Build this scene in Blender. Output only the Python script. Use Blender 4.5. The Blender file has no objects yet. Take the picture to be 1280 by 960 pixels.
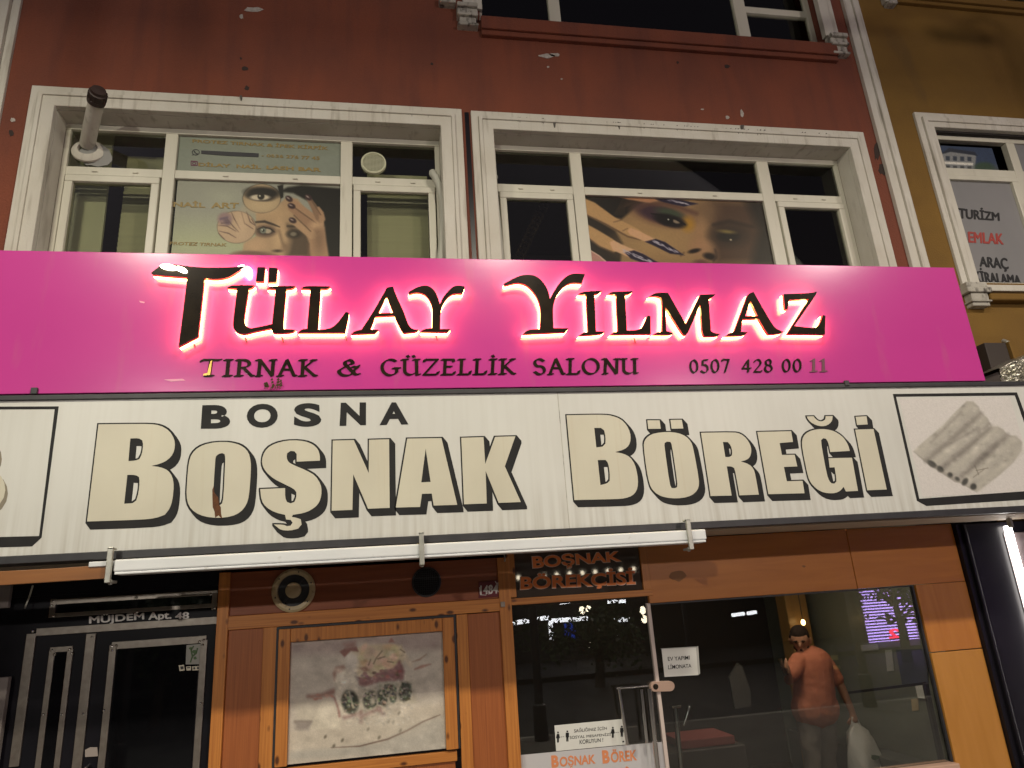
import bpy, math, random
import numpy as np
from mathutils import Vector, Matrix
from mathutils.geometry import delaunay_2d_cdt
random.seed(7); rng = np.random.default_rng(5)
S = bpy.context.scene
COL = S.collection
# ------------------------------------------------------------------ camera, world, exposure
F, PITCH, YAW, ROLL = 868.606, 0.302851154, 0.180892578, -0.0673626634
CAMZ = 2.05
_fw = Vector((math.sin(YAW)*math.cos(PITCH), math.cos(YAW)*math.cos(PITCH), math.sin(PITCH)))
_r0 = Vector((math.cos(YAW), -math.sin(YAW), 0)); _u0 = _r0.cross(_fw)
_rt = math.cos(ROLL)*_r0 + math.sin(ROLL)*_u0
_up = -math.sin(ROLL)*_r0 + math.cos(ROLL)*_u0
cam = bpy.data.cameras.new('camera'); camo = bpy.data.objects.new('camera', cam); COL.objects.link(camo)
m = Matrix((_rt, _up, -_fw)).transposed().to_4x4(); m.translation = (0, 0, CAMZ); camo.matrix_world = m
cam.sensor_width = 36; cam.lens = F/1280*36; cam.clip_end = 500; cam.clip_start = 0.05
S.camera = camo
W = bpy.data.worlds.new('World'); S.world = W; W.use_nodes = True
nt = W.node_tree
sky = nt.nodes.new('ShaderNodeTexSky'); sky.sky_type = 'NISHITA'; sky.sun_disc = False
sky.sun_elevation = math.radians(-3.0); sky.sun_rotation = math.radians(200)
tint = nt.nodes.new('ShaderNodeMix'); tint.data_type = 'RGBA'; tint.blend_type = 'MULTIPLY'; tint.inputs[0].default_value = 1; tint.inputs[7].default_value = (1, .74, .62, 1)   # city glow on the night sky
nt.links.new(sky.outputs[0], tint.inputs[6]); nt.links.new(tint.outputs[2], nt.nodes['Background'].inputs[0]); nt.nodes['Background'].inputs[1].default_value = 1.6
S.view_settings.view_transform = 'Standard'; S.view_settings.look = 'None'; S.view_settings.exposure = 0.0; S.view_settings.gamma = 1
try: S.view_settings.use_curve_mapping = False
except Exception: pass
S.cycles.max_bounces = 8; S.cycles.transparent_max_bounces = 12; S.cycles.use_denoising = True
S.cycles.sample_clamp_indirect = 6
# street lamps and added fill lamps: head position, watts, colour, aim (None = straight down)
LAMPS = [(-3.3, 0.5, 7.5, 355, (1,.92,.72), None), (1.7, 0.5, 7.5, 262, (1,.92,.74), None), (7.3, 0.5, 7.5, 300, (1,.89,.74), None),
         (-5.5, -9.6, 6.6, 400, (1,.95,.84), (-.5, 5.6, 4.6)), (8.5, -9.6, 6.6, 390, (1,.83,.76), (3.5, 5.6, 4.4))]  # two fill lamps added across the street, aimed at the facade

# ------------------------------------------------------------------ helpers
def Q(px, py, y):                       # the point of the plane Y = y seen at photo pixel (px, py)
    d = _fw*F + _rt*(px-640) + _up*(480-py)
    return d*(y/d.y) + Vector((0, 0, CAMZ))
def QX(px, py, x):
    d = _fw*F + _rt*(px-640) + _up*(480-py)
    return d*(x/d.x) + Vector((0, 0, CAMZ))
def XZ(px, py, y):
    p = Q(px, py, y); return (p.x, p.z)
def PJ(X, Y, Z):                        # arrays of points -> photo pixels
    v = [X, Y, Z-CAMZ]
    dot = lambda a: v[0]*a.x+v[1]*a.y+v[2]*a.z
    w = dot(_fw); return 640+F*dot(_rt)/w, 480-F*dot(_up)/w
def zp(ox, oy, s, pts): return [(ox+x/s, oy+y/s) for x, y in pts]
ORG = {}
def tag(o, label=None, cat=None, group=None, kind=None):
    if label: o['label'] = label
    if cat: o['category'] = cat
    if group: o['group'] = group
    if kind: o['kind'] = kind
    return o
def empty(name, loc, label, cat, group=None, kind=None):
    o = bpy.data.objects.new(name, None); COL.objects.link(o); o.location = loc; o.empty_display_size = .1
    ORG[o.name] = Vector(loc); return tag(o, label, cat, group, kind)

class MB:
    def __init__(s): s.v = []; s.f = []
    def add(s, v, f):
        n = len(s.v); s.v += [tuple(p) for p in v]; s.f += [tuple(i+n for i in q) for q in f]; return s
    def box(s, x0, x1, y0, y1, z0, z1):
        if x0 > x1: x0, x1 = x1, x0
        if y0 > y1: y0, y1 = y1, y0
        if z0 > z1: z0, z1 = z1, z0
        v = [(x, y, z) for z in (z0, z1) for y in (y0, y1) for x in (x0, x1)]
        return s.add(v, [(0,2,3,1), (4,5,7,6), (0,1,5,4), (2,6,7,3), (0,4,6,2), (1,3,7,5)])
    def beam(s, a, b, w, h, up=(0,0,1)):
        a = Vector(a); b = Vector(b); d = (b-a).normalized(); up = Vector(up)
        sd = d.cross(up)
        if sd.length < 1e-4: sd = d.cross(Vector((0,1,0)))
        sd.normalize(); u = sd.cross(d)
        v = [p+sd*(w/2*i)+u*(h/2*j) for p in (a, b) for i, j in ((-1,-1),(1,-1),(1,1),(-1,1))]
        return s.add(v, [(0,1,2,3),(7,6,5,4),(0,4,5,1),(1,5,6,2),(2,6,7,3),(3,7,4,0)])
    def cyl(s, a, b, r0, r1=None, n=20, caps=True):
        r1 = r0 if r1 is None else r1; a = Vector(a); b = Vector(b); d = (b-a).normalized()
        t = Vector((0,0,1)) if abs(d.z) < .9 else Vector((1,0,0)); u = d.cross(t).normalized(); w = d.cross(u)
        v = [p+(u*math.cos(2*math.pi*i/n)+w*math.sin(2*math.pi*i/n))*r for p, r in ((a,r0),(b,r1)) for i in range(n)]
        f = [(i,(i+1)%n,n+(i+1)%n,n+i) for i in range(n)]
        if caps: f += [tuple(range(n-1,-1,-1)), tuple(range(n,2*n))]
        return s.add(v, f)
    def tube(s, pts, r, n=10, caps=True):
        pts = [Vector(p) for p in pts]; rr = r if isinstance(r, (list, tuple)) else [r]*len(pts)
        ref = Vector((.31,.17,.93)); v = []
        for i, p in enumerate(pts):
            d = (pts[min(i+1,len(pts)-1)]-pts[max(i-1,0)]).normalized(); u = d.cross(ref).normalized(); w = d.cross(u)
            v += [p+(u*math.cos(2*math.pi*k/n)+w*math.sin(2*math.pi*k/n))*rr[i] for k in range(n)]
        f = [(i*n+k, i*n+(k+1)%n, (i+1)*n+(k+1)%n, (i+1)*n+k) for i in range(len(pts)-1) for k in range(n)]
        if caps: f += [tuple(range(n-1,-1,-1)), tuple(range((len(pts)-1)*n, len(pts)*n))]
        return s.add(v, f)
    def lathe(s, o, ax, prof, n=32):    # prof: (distance along ax, radius)
        o = Vector(o); d = Vector(ax).normalized(); t = Vector((0,0,1)) if abs(d.z) < .9 else Vector((1,0,0))
        u = d.cross(t).normalized(); w = d.cross(u); v = []; f = []
        for h, r in prof: v += [o+d*h+(u*math.cos(2*math.pi*i/n)+w*math.sin(2*math.pi*i/n))*max(r,1e-4) for i in range(n)]
        for j in range(len(prof)-1): f += [(j*n+i, j*n+(i+1)%n, (j+1)*n+(i+1)%n, (j+1)*n+i) for i in range(n)]
        return s.add(v, f)
    def ell(s, c, r, nu=14, nv=9, rot=None):
        c = Vector(c); v = []; f = []
        for j in range(nv+1):
            t = math.pi*j/nv
            for i in range(nu):
                a = 2*math.pi*i/nu; q = Vector((math.sin(t)*math.cos(a)*r[0], math.sin(t)*math.sin(a)*r[1], math.cos(t)*r[2]))
                v.append(c+(rot @ q if rot else q))
        for j in range(nv): f += [(j*nu+i, (j+1)*nu+i, (j+1)*nu+(i+1)%nu, j*nu+(i+1)%nu) for i in range(nu)]
        return s.add(v, f)
    def region(s, loops, y0, y1, rule='odd'):   # loops in (x, z); solid between y0 (front) and y1
        V, T, B = region(loops, rule); n = len(V)
        s.add([(x, y0, z) for x, z in V]+[(x, y1, z) for x, z in V],
              [tuple(t) for t in T]+[(t[2]+n, t[1]+n, t[0]+n) for t in T]+[(a, a+n, b+n, b) for a, b in B]); return s
    def px(s, loops, yp, y0, y1, rule='odd'): return s.region([[XZ(x, y, yp) for x, y in l] for l in loops], y0, y1, rule)

def inside(loops, P, rule):
    tot = np.zeros(len(P), bool)
    for l in loops:
        a = np.array(l); b = np.roll(a, -1, 0); c = np.zeros(len(P), bool)
        for (ax, ay), (bx, by) in zip(a, b):
            if ay == by: continue
            k = (ay > P[:,1]) != (by > P[:,1]); c ^= k & (P[:,0] < (bx-ax)*(P[:,1]-ay)/(by-ay)+ax)
        tot = (tot ^ c) if rule == 'odd' else (tot | c)
    return tot
def region(loops, rule):
    vs = []; es = []
    for l in loops:
        n = len(vs); k = len(l); vs += [Vector((float(x), float(z))) for x, z in l]; es += [(n+i, n+(i+1)%k) for i in range(k)]
    r = delaunay_2d_cdt(vs, es, [], 0, 1e-6); V = [tuple(p) for p in r[0]]; T = [list(f) for f in r[2]]
    C = np.array([np.mean([V[i] for i in t], 0) for t in T]); k = inside(loops, C, rule)
    T = [t for t, q in zip(T, k) if q]; cnt = {}
    for t in T:
        for i in range(len(t)):
            a, b = t[i], t[(i+1)%len(t)]
            if (b, a) in cnt: cnt.pop((b, a))
            else: cnt[(a, b)] = 1
    return V, T, list(cnt)
def smooth_loop(l, it=1, sharp=.75):    # Chaikin on the shallow corners only
    for _ in range(it):
        out = []; n = len(l)
        for i in range(n):
            a, b, c = (Vector(l[i-1]), Vector(l[i]), Vector(l[(i+1)%n]))
            u = (b-a); w = (c-b)
            if u.length < 1e-9 or w.length < 1e-9: continue
            if u.angle(w, 0) > sharp: out.append(tuple(b))
            else: out += [tuple(b-u*.25), tuple(b+w*.25)]
        l = out
    return l
def mk(name, mb, mat, parent=None, bevel=0, smooth=None, segs=2):
    if isinstance(mb, MB): V, Fc = mb.v, mb.f
    o0 = ORG[parent.name] if parent else Vector((0,0,0))
    me = bpy.data.meshes.new(name); me.from_pydata([Vector(p)-o0 for p in V], [], Fc); me.validate()
    import bmesh
    b = bmesh.new(); b.from_mesh(me); bmesh.ops.recalc_face_normals(b, faces=b.faces); b.to_mesh(me); b.free()
    if mat: me.materials.append(mat)
    o = bpy.data.objects.new(name, me); COL.objects.link(o)
    if parent: o.parent = parent
    ORG[o.name] = o0.copy()
    if smooth is not None:
        me.shade_smooth()
        me.set_sharp_from_angle(angle=math.radians(smooth))
    if bevel:
        md = o.modifiers.new('bevel', 'BEVEL'); md.width = bevel; md.segments = segs; md.limit_method = 'ANGLE'; md.angle_limit = math.radians(40)
    return o
def top(name, mb, mat, label, cat, group=None, kind=None, **k):
    return tag(mk(name, mb, mat, None, **k), label, cat, group, kind)

# ------------------------------------------------------------------ materials
def lin(c): return tuple(((v/255)/12.92 if v/255 <= .04045 else ((v/255+.055)/1.055)**2.4) for v in c)
def M(name, col, rough=.6, metal=0, var=None, vscale=(3,3,3), vamt=.25, bump=0, bscale=(40,40,40), emit=None, es=0, spec=.5, dirt=None, dscale=(30,30,1.2), dlo=.55, dhi=.75, coat=0, zfade=None):
    mt = bpy.data.materials.new(name); mt.use_nodes = True; t = mt.node_tree; p = t.nodes['Principled BSDF']
    L = t.links.new; N = t.nodes.new
    p.inputs['Roughness'].default_value = rough; p.inputs['Metallic'].default_value = metal
    p.inputs['Specular IOR Level'].default_value = spec; p.inputs['Coat Weight'].default_value = coat
    p.inputs['Base Color'].default_value = (*col, 1)
    tc = N('ShaderNodeTexCoord')
    def noise(sc, detail=5):
        mp = N('ShaderNodeMapping'); mp.inputs['Scale'].default_value = sc; L(tc.outputs['Object'], mp.inputs[0])
        n = N('ShaderNodeTexNoise'); n.inputs['Scale'].default_value = 1; n.inputs['Detail'].default_value = detail; L(mp.outputs[0], n.inputs[0]); return n.outputs[0]
    src = None
    if var:
        r = N('ShaderNodeValToRGB'); r.color_ramp.elements[0].position = .5-vamt; r.color_ramp.elements[1].position = .5+vamt
        r.color_ramp.elements[0].color = (*col, 1); r.color_ramp.elements[1].color = (*var, 1)
        L(noise(vscale), r.inputs[0]); src = r.outputs[0]
    if dirt:
        r = N('ShaderNodeValToRGB'); r.color_ramp.elements[0].position = dlo; r.color_ramp.elements[1].position = dhi
        L(noise(dscale), r.inputs[0]); x = N('ShaderNodeMix'); x.data_type = 'RGBA'; fac = r.outputs[0]
        if zfade:
            sx = N('ShaderNodeSeparateXYZ'); L(tc.outputs['Object'], sx.inputs[0]); mr = N('ShaderNodeMapRange'); mr.inputs[1].default_value = zfade[0]; mr.inputs[2].default_value = zfade[1]; mr.inputs[3].default_value = 1; mr.inputs[4].default_value = .16
            L(sx.outputs[2], mr.inputs[0]); mm = N('ShaderNodeMath'); mm.operation = 'MULTIPLY'; L(r.outputs[0], mm.inputs[0]); L(mr.outputs[0], mm.inputs[1]); fac = mm.outputs[0]
        L(fac, x.inputs[0])
        if src: L(src, x.inputs[6])
        else: x.inputs[6].default_value = (*col, 1)
        x.inputs[7].default_value = (*dirt, 1); src = x.outputs[2]
    if src: L(src, p.inputs['Base Color'])
    if bump:
        b = N('ShaderNodeBump'); b.inputs['Strength'].default_value = bump; b.inputs['Distance'].default_value = .01; L(noise(bscale), b.inputs['Height']); L(b.outputs[0], p.inputs['Normal'])
    if emit: p.inputs['Emission Color'].default_value = (*emit, 1); p.inputs['Emission Strength'].default_value = es
    return mt
def wood(name, a, b, axis='z', rough=.45, knots=True, fine=60, coat=.15):
    mt = bpy.data.materials.new(name); mt.use_nodes = True; t = mt.node_tree; p = t.nodes['Principled BSDF']; L = t.links.new; N = t.nodes.new
    tc = N('ShaderNodeTexCoord'); mp = N('ShaderNodeMapping'); L(tc.outputs['Object'], mp.inputs[0])
    mp.inputs['Scale'].default_value = (fine, 10, 1.6) if axis == 'z' else (1.6, 10, fine)
    n = N('ShaderNodeTexNoise'); n.inputs['Scale'].default_value = 1; n.inputs['Detail'].default_value = 6; n.inputs['Distortion'].default_value = .6; L(mp.outputs[0], n.inputs[0])
    r = N('ShaderNodeValToRGB'); r.color_ramp.elements[0].position = .3; r.color_ramp.elements[1].position = .68
    r.color_ramp.elements[0].color = (*a, 1); r.color_ramp.elements[1].color = (*b, 1); L(n.outputs[0], r.inputs[0]); src = r.outputs[0]
    if knots:
        mk_ = N('ShaderNodeMapping'); mk_.inputs['Scale'].default_value = (11, 3, 5.5) if axis == 'z' else (5.5, 3, 11); L(tc.outputs['Object'], mk_.inputs[0])
        v = N('ShaderNodeTexVoronoi'); v.inputs['Scale'].default_value = 1; L(mk_.outputs[0], v.inputs[0])
        rk = N('ShaderNodeValToRGB'); rk.color_ramp.elements[0].position = .1; rk.color_ramp.elements[1].position = .2
        rk.color_ramp.elements[0].color = (1,1,1,1); rk.color_ramp.elements[1].color = (0,0,0,1); L(v.outputs['Distance'], rk.inputs[0])
        x = N('ShaderNodeMix'); x.data_type = 'RGBA'; L(rk.outputs[0], x.inputs[0]); L(src, x.inputs[6]); x.inputs[7].default_value = (a[0]*.25, a[1]*.2, a[2]*.2, 1); src = x.outputs[2]
    L(src, p.inputs['Base Color']); p.inputs['Roughness'].default_value = rough; p.inputs['Coat Weight'].default_value = coat; p.inputs['Coat Roughness'].default_value = .25
    bp = N('ShaderNodeBump'); bp.inputs['Strength'].default_value = .12; bp.inputs['Distance'].default_value = .004; L(n.outputs[0], bp.inputs['Height']); L(bp.outputs[0], p.inputs['Normal'])
    return mt
def glass(name, tint=(.86,.9,.88), ior=1.5, rough=.0, extra=0.0):
    mt = bpy.data.materials.new(name); mt.use_nodes = True; t = mt.node_tree; t.nodes.clear(); L = t.links.new; N = t.nodes.new
    o = N('ShaderNodeOutputMaterial'); mx = N('ShaderNodeMixShader'); tr = N('ShaderNodeBsdfTransparent'); gl = N('ShaderNodeBsdfGlossy'); fr = N('ShaderNodeFresnel')
    tr.inputs[0].default_value = (*tint, 1); gl.inputs['Roughness'].default_value = rough; fr.inputs[0].default_value = ior
    ad = N('ShaderNodeMath'); ad.operation = 'MULTIPLY_ADD'; ad.inputs[1].default_value = 1.25; ad.inputs[2].default_value = extra; ad.use_clamp = True
    L(fr.outputs[0], ad.inputs[0]); L(ad.outputs[0], mx.inputs[0]); L(tr.outputs[0], mx.inputs[1]); L(gl.outputs[0], mx.inputs[2]); L(mx.outputs[0], o.inputs[0]); return mt
def emis(name, c, s):
    return M(name, (.05,.05,.05), .5, emit=c, es=s)
def printed(name, rough=.4):
    mt = bpy.data.materials.new(name); mt.use_nodes = True; t = mt.node_tree; p = t.nodes['Principled BSDF']
    a = t.nodes.new('ShaderNodeVertexColor'); a.layer_name = 'print'; t.links.new(a.outputs[0], p.inputs['Base Color']); p.inputs['Roughness'].default_value = rough; return mt

m_red = M('red render', (.20,.055,.028), .92, var=(.15,.045,.027), vscale=(1.7,1.7,1.0), vamt=.16, bump=.8, bscale=(50,50,50), dirt=(.09,.032,.026), dscale=(6,6,.7), dlo=.5, dhi=1)
m_yel = M('yellow render', (.205,.112,.018), .9, var=(.15,.08,.015), vscale=(1.5,1.5,2), bump=.4, bscale=(60,60,60), dirt=(.10,.06,.02), dscale=(2,2,.6), dlo=.6, dhi=.85)
m_trim = M('white plaster trim', (.60,.58,.52), .75, var=(.52,.49,.42), vscale=(5,5,3), bump=.25, bscale=(50,50,50), dirt=(.24,.21,.165), dscale=(22,9,1.8), dlo=.56, dhi=.92)
m_trim_dirty = M('stained plaster', (.5,.48,.42), .8, var=(.33,.31,.27), vscale=(8,8,8), bump=.5, bscale=(45,45,45), dirt=(.08,.07,.06), dscale=(18,18,9), dlo=.52, dhi=.68)
m_pvc = M('white window plastic', (.64,.62,.52), .42, var=(.56,.54,.45), vscale=(6,6,1.5), dirt=(.38,.35,.28), dscale=(14,14,2), dlo=.66, dhi=.9)
m_pink = M('pink sign sheet', (.56,.053,.30), .2, var=(.50,.047,.272), vscale=(.7,.7,1.2), bump=.09, bscale=(1.7,1.7,2.6), dirt=(.50,.09,.26), dscale=(7,7,1.5), dlo=.6, dhi=.85)
m_black = M('black letter face', (.012,.009,.007), .12, var=(.03,.022,.014), vscale=(6,6,6))
m_black_flat = M('black frame', (.02,.02,.024), .45, var=(.035,.035,.04), vscale=(9,9,9))
m_led = emis('lit letter back', (1.0,.68,.17), 25)
m_glare = emis('glare glow', (1.0,.9,.66), 24)
m_return = M('letter edge', (.62,.10,.12), .3)
m_white = M('old white sign vinyl', (.64,.645,.615), .42, var=(.56,.56,.53), vscale=(1.3,2,.9), dirt=(.33,.30,.245), dscale=(24,10,.9), dlo=.42, dhi=.95, zfade=(.04,.4))
m_cream = M('faded cream print', (.60,.575,.465), .45, var=(.53,.50,.405), vscale=(3,3,2), dirt=(.5,.44,.32), dscale=(34,10,.7), dlo=.6, dhi=1)
m_ink = M('dark grey print', (.014,.014,.015), .6, spec=.2, var=(.024,.024,.025), vscale=(8,8,8))
m_tube = M('white painted steel', (.74,.76,.78), .35, var=(.66,.68,.7), vscale=(3,9,9), dirt=(.45,.43,.40), dscale=(20,20,20), dlo=.66, dhi=.85)
m_steel = M('brushed steel strip', (.42,.37,.33), .32, metal=.85, var=(.3,.26,.23), vscale=(20,20,20))
m_chrome = M('chrome', (.7,.69,.68), .12, metal=1)
m_gal = M('galvanised bracket', (.52,.52,.47), .4, metal=.5, var=(.36,.36,.33), vscale=(20,20,20))
m_door = M('black door paint', (.007,.007,.010), .3, var=(.011,.010,.014), vscale=(4,4,4), spec=.22)
m_pine_v = wood('knotty pine upright', (.40,.135,.026), (.58,.225,.046), 'z')
m_pine_h = wood('knotty pine rail', (.40,.135,.026), (.58,.225,.046), 'x')
m_red_h = wood('reddish wood sheet', (.20,.048,.014), (.27,.072,.022), 'x', knots=False, fine=26)
m_red_v = wood('reddish grooved sheet', (.28,.078,.02), (.38,.115,.03), 'z', knots=False, fine=110)
m_ven_v = wood('orange veneer upright', (.42,.15,.026), (.49,.19,.036), 'z', knots=False, fine=14, coat=.18)
m_ven_h = wood('orange veneer rail', (.44,.15,.024), (.52,.19,.034), 'x', knots=False, fine=14, coat=.18)
m_soff = M('soffit board', (.42,.34,.26), .7, var=(.34,.27,.2), vscale=(2,8,8))
m_glass = glass('window glass', (.87,.87,.81), extra=.0)
m_shopglass = glass('shop glass', (.80,.82,.80), extra=.03)
m_darkglass = M('dark door glass', (.004,.004,.005), .04, spec=.5)
m_dark = M('dark interior', (.03,.027,.025), .9)
m_blind = M('pale slatted blind', (.60,.60,.42), .7, var=(.52,.53,.38), vscale=(1,1,30))
m_paper = M('white paper', (.74,.74,.71), .7, var=(.68,.68,.64), vscale=(6,6,6))
m_gold = M('gold foil lettering', (.27,.19,.055), .5)
m_orange_print = M('orange red print', (.95,.27,.07), .45)
m_peach = M('faded orange print', (.72,.26,.11), .5)
m_cable = M('grey conduit', (.44,.44,.38), .55)
m_rust = M('rust', (.16,.06,.02), .9, var=(.07,.03,.015), vscale=(40,40,40))
m_chip = M('bare plaster', (.5,.46,.42), .9, var=(.3,.27,.24), vscale=(40,40,40))
m_greywall = M('grey plaster', (.22,.19,.18), .85, var=(.16,.14,.13), vscale=(4,4,4))

# ------------------------------------------------------------------ lettering
def ringloop(cx, cy, rx, ry, n=20): return [(cx+rx*math.cos(2*math.pi*i/n), cy+ry*math.sin(2*math.pi*i/n)) for i in range(n)]
def text_mesh(body, offset=0.0, spacing=1.0, shear=0):
    c = bpy.data.curves.new('t', 'FONT'); c.body = body; c.size = 1; c.extrude = .05; c.offset = offset; c.space_character = spacing; c.shear = shear
    c.resolution_u = 5
    o = bpy.data.objects.new('t', c); COL.objects.link(o); bpy.context.view_layer.update()
    d = bpy.context.evaluated_depsgraph_get(); e = o.evaluated_get(d); me = e.to_mesh()
    v = np.array([tuple(p.co) for p in me.vertices]); f = [tuple(p.vertices) for p in me.polygons]; e.to_mesh_clear()
    bpy.data.objects.remove(o); bpy.data.curves.remove(c); return v, f
def text_px(mb, body, quad, yp, depth=.004, base=0.0, bold=0, **k):   # glyph box onto the photo quad (tl, tr, br, bl) on plane yp
    if bold:                                # heavier strokes: the same word again, nudged and a hair further out
        for n_, (dx, dy) in enumerate(((-bold,0), (bold,0), (0,-bold*.7), (0,bold*.7))): text_px(mb, body, [(x+dx, y+dy) for x, y in quad], yp, depth, base+.0003*n_, **k)
        return mb
    v, f = text_mesh(body, **k); lo = v.min(0); hi = v.max(0); n = (v-lo)/(hi-lo)
    c = [np.array(XZ(*q, yp)) for q in quad]; s = n[:,:1]; t = n[:,1:2]
    p = (c[3]*(1-s)+c[2]*s)*(1-t)+(c[0]*(1-s)+c[1]*s)*t
    y = yp-base-depth*n[:,2]
    mb.add([(a, b_, c_) for (a, c_), b_ in zip(p, y)], f); return mb
def text_w(mb, body, x0, x1, z0, z1, y, depth=.004, flip=False, **k):
    v, f = text_mesh(body, **k); lo = v.min(0); hi = v.max(0); n = (v-lo)/(hi-lo)
    xs = x0+(x1-x0)*n[:,0]; mb.add(list(zip(xs, y-depth*n[:,2]*(-1 if flip else 1), z0+(z1-z0)*n[:,1])), f); return mb
def hull(pts):
    pts = sorted(set((round(a,6), round(b,6)) for a, b in pts))
    def half(ps):
        h = []
        for p in ps:
            while len(h) > 1 and (h[-1][0]-h[-2][0])*(p[1]-h[-2][1])-(h[-1][1]-h[-2][1])*(p[0]-h[-2][0]) <= 0: h.pop()
            h.append(p)
        return h
    a = half(pts); b = half(pts[::-1]); return a[:-1]+b[:-1]
def arc(cx, cy, rx, ry, a0, a1, n=10): return [(cx+rx*math.cos(math.radians(a0+(a1-a0)*i/n)), cy+ry*math.sin(math.radians(a0+(a1-a0)*i/n))) for i in range(n+1)]
PEN = {   # skeletons of broad pen capitals, cap height 1: (advance, strokes)
 'T': (.86, [[(.0,.9),(.06,1),(.8,.99),(.86,1.02)], [(.43,1),(.36,0)], [(.2,0),(.54,.0)]]),
 'I': (.40, [[(.22,1),(.18,0)], [(.06,1),(.38,1)], [(.02,0),(.36,0)]]),
 'İ': (.40, [[(.22,1),(.18,0)], [(.06,1),(.38,1)], [(.02,0),(.36,0)], [(.19,1.27),(.25,1.17)]]),
 'R': (.80, [[(.2,1),(.16,0)], [(.02,0),(.32,0)], [(.06,1)]+arc(.36,.76,.28,.24,90,-90), [(.36,.52),(.2,.5)], [(.38,.5),(.74,.02),(.84,0)]]),
 'N': (.88, [[(.14,0),(.2,1)], [(.04,1),(.2,1),(.74,.02)], [(.76,0),(.8,1)], [(.04,0),(.26,0)], [(.66,1),(.92,1)]]),
 'A': (.84, [[(.42,1),(.08,0)], [(.42,1.02),(.74,.04),(.84,0)], [(.22,.4),(.62,.4)], [(0,0),(.22,0)]]),
 'K': (.80, [[(.2,1),(.16,0)], [(.04,1),(.34,1)], [(.02,0),(.32,0)], [(.7,1),(.24,.5)], [(.28,.54),(.7,.03),(.82,0)], [(.58,1),(.8,1)]]),
 '&': (.92, [[(.86,.62),(.8,.5),(.62,.56)], [(.82,.5)]+arc(.36,.26,.3,.28,10,-200,12)+[(.3,.56),(.56,.76)], arc(.46,.8,.16,.2,-20,200,10), [(.3,.74),(.56,.3),(.74,.04),(.88,.06)]]),
 'G': (.90, [arc(.46,.5,.4,.52,50,320,16), [(.77,.18),(.78,.44)], [(.6,.44),(.92,.44)]]),
 'Ü': (.90, [[(.14,1),(.14,.3)]+arc(.4,.28,.26,.28,180,300,8)+[(.72,.16)], [(.72,1),(.74,0),(.88,.02)], [(0,1),(.28,1)], [(.58,1),(.86,1)], [(.27,1.27),(.33,1.17)], [(.55,1.27),(.61,1.17)]]),
 'U': (.90, [[(.14,1),(.14,.3)]+arc(.4,.28,.26,.28,180,300,8)+[(.72,.16)], [(.72,1),(.74,0),(.88,.02)], [(0,1),(.28,1)], [(.58,1),(.86,1)]]),
 'Z': (.80, [[(.08,.86),(.1,1),(.74,1),(.06,.0)], [(.06,0),(.7,0),(.78,.18)]]),
 'E': (.70, [[(.2,1),(.16,0)], [(.04,1),(.6,1),(.62,.86)], [(.18,.52),(.5,.52)], [(.02,0),(.6,0),(.66,.16)]]),
 'L': (.66, [[(.2,1),(.16,0)], [(.04,1),(.34,1)], [(.02,0),(.58,0),(.64,.2)]]),
 'S': (.62, [[(.54,.86)]+arc(.3,.75,.22,.25,50,250,8)+arc(.32,.26,.24,.27,80,-140,10)+[(.06,.16)]]),
 'O': (.94, [arc(.47,.5,.4,.51,0,360,22)]),
 '0': (.72, [arc(.34,.5,.27,.5,0,360,20)]),
 '5': (.66, [[(.56,1),(.2,.98),(.16,.58)]+arc(.28,.3,.28,.31,105,-150,12)]),
 '7': (.66, [[(.06,.88),(.08,1),(.56,.98),(.26,0)]]),
 '4': (.76, [[(.48,0),(.48,1),(.04,.3),(.68,.3)]]),
 '2': (.68, [arc(.3,.73,.24,.27,160,-30,10)+[(.06,.04)], [(.06,.02),(.56,0),(.6,.1)]]),
 '8': (.70, [arc(.32,.76,.2,.24,0,360,14), arc(.33,.26,.26,.28,0,360,16)]),
 '1': (.46, [[(.08,.84),(.24,1),(.22,0)], [(.06,0),(.4,0)]]),
 ' ': (.62, [])}
def pen_text(mb, body, quad, yp, depth, nib=.085, ang=32, base=0.0, thin=.022):
    na = Vector((math.cos(math.radians(ang)), math.sin(math.radians(ang)))); nb = Vector((-na.y, na.x)); x = 0; items = []
    for ch in body:
        adv, st = PEN[ch]; items.append((x, st)); x += adv+.13
    w = x-.13
    c = [np.array(XZ(*q, yp)) for q in quad]
    def mp(p):
        s, t = p[0]/w, p[1]
        return tuple((c[3]*(1-s)+c[2]*s)*(1-t)+(c[0]*(1-s)+c[1]*s)*t)
    for ox, st in items:
        loops = []
        for pl in st:
            for a, b in zip(pl, pl[1:]):
                pts = [(p[0]+ox+i*nib*na.x+j*thin*nb.x, p[1]+i*nib*na.y+j*thin*nb.y) for p in (a, b) for i in (-1, 1) for j in (-1, 1)]
                loops.append([mp(p) for p in hull(pts)])
        if loops: mb.region(loops, yp-base-depth, yp-base, 'any')
    return mb

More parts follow.
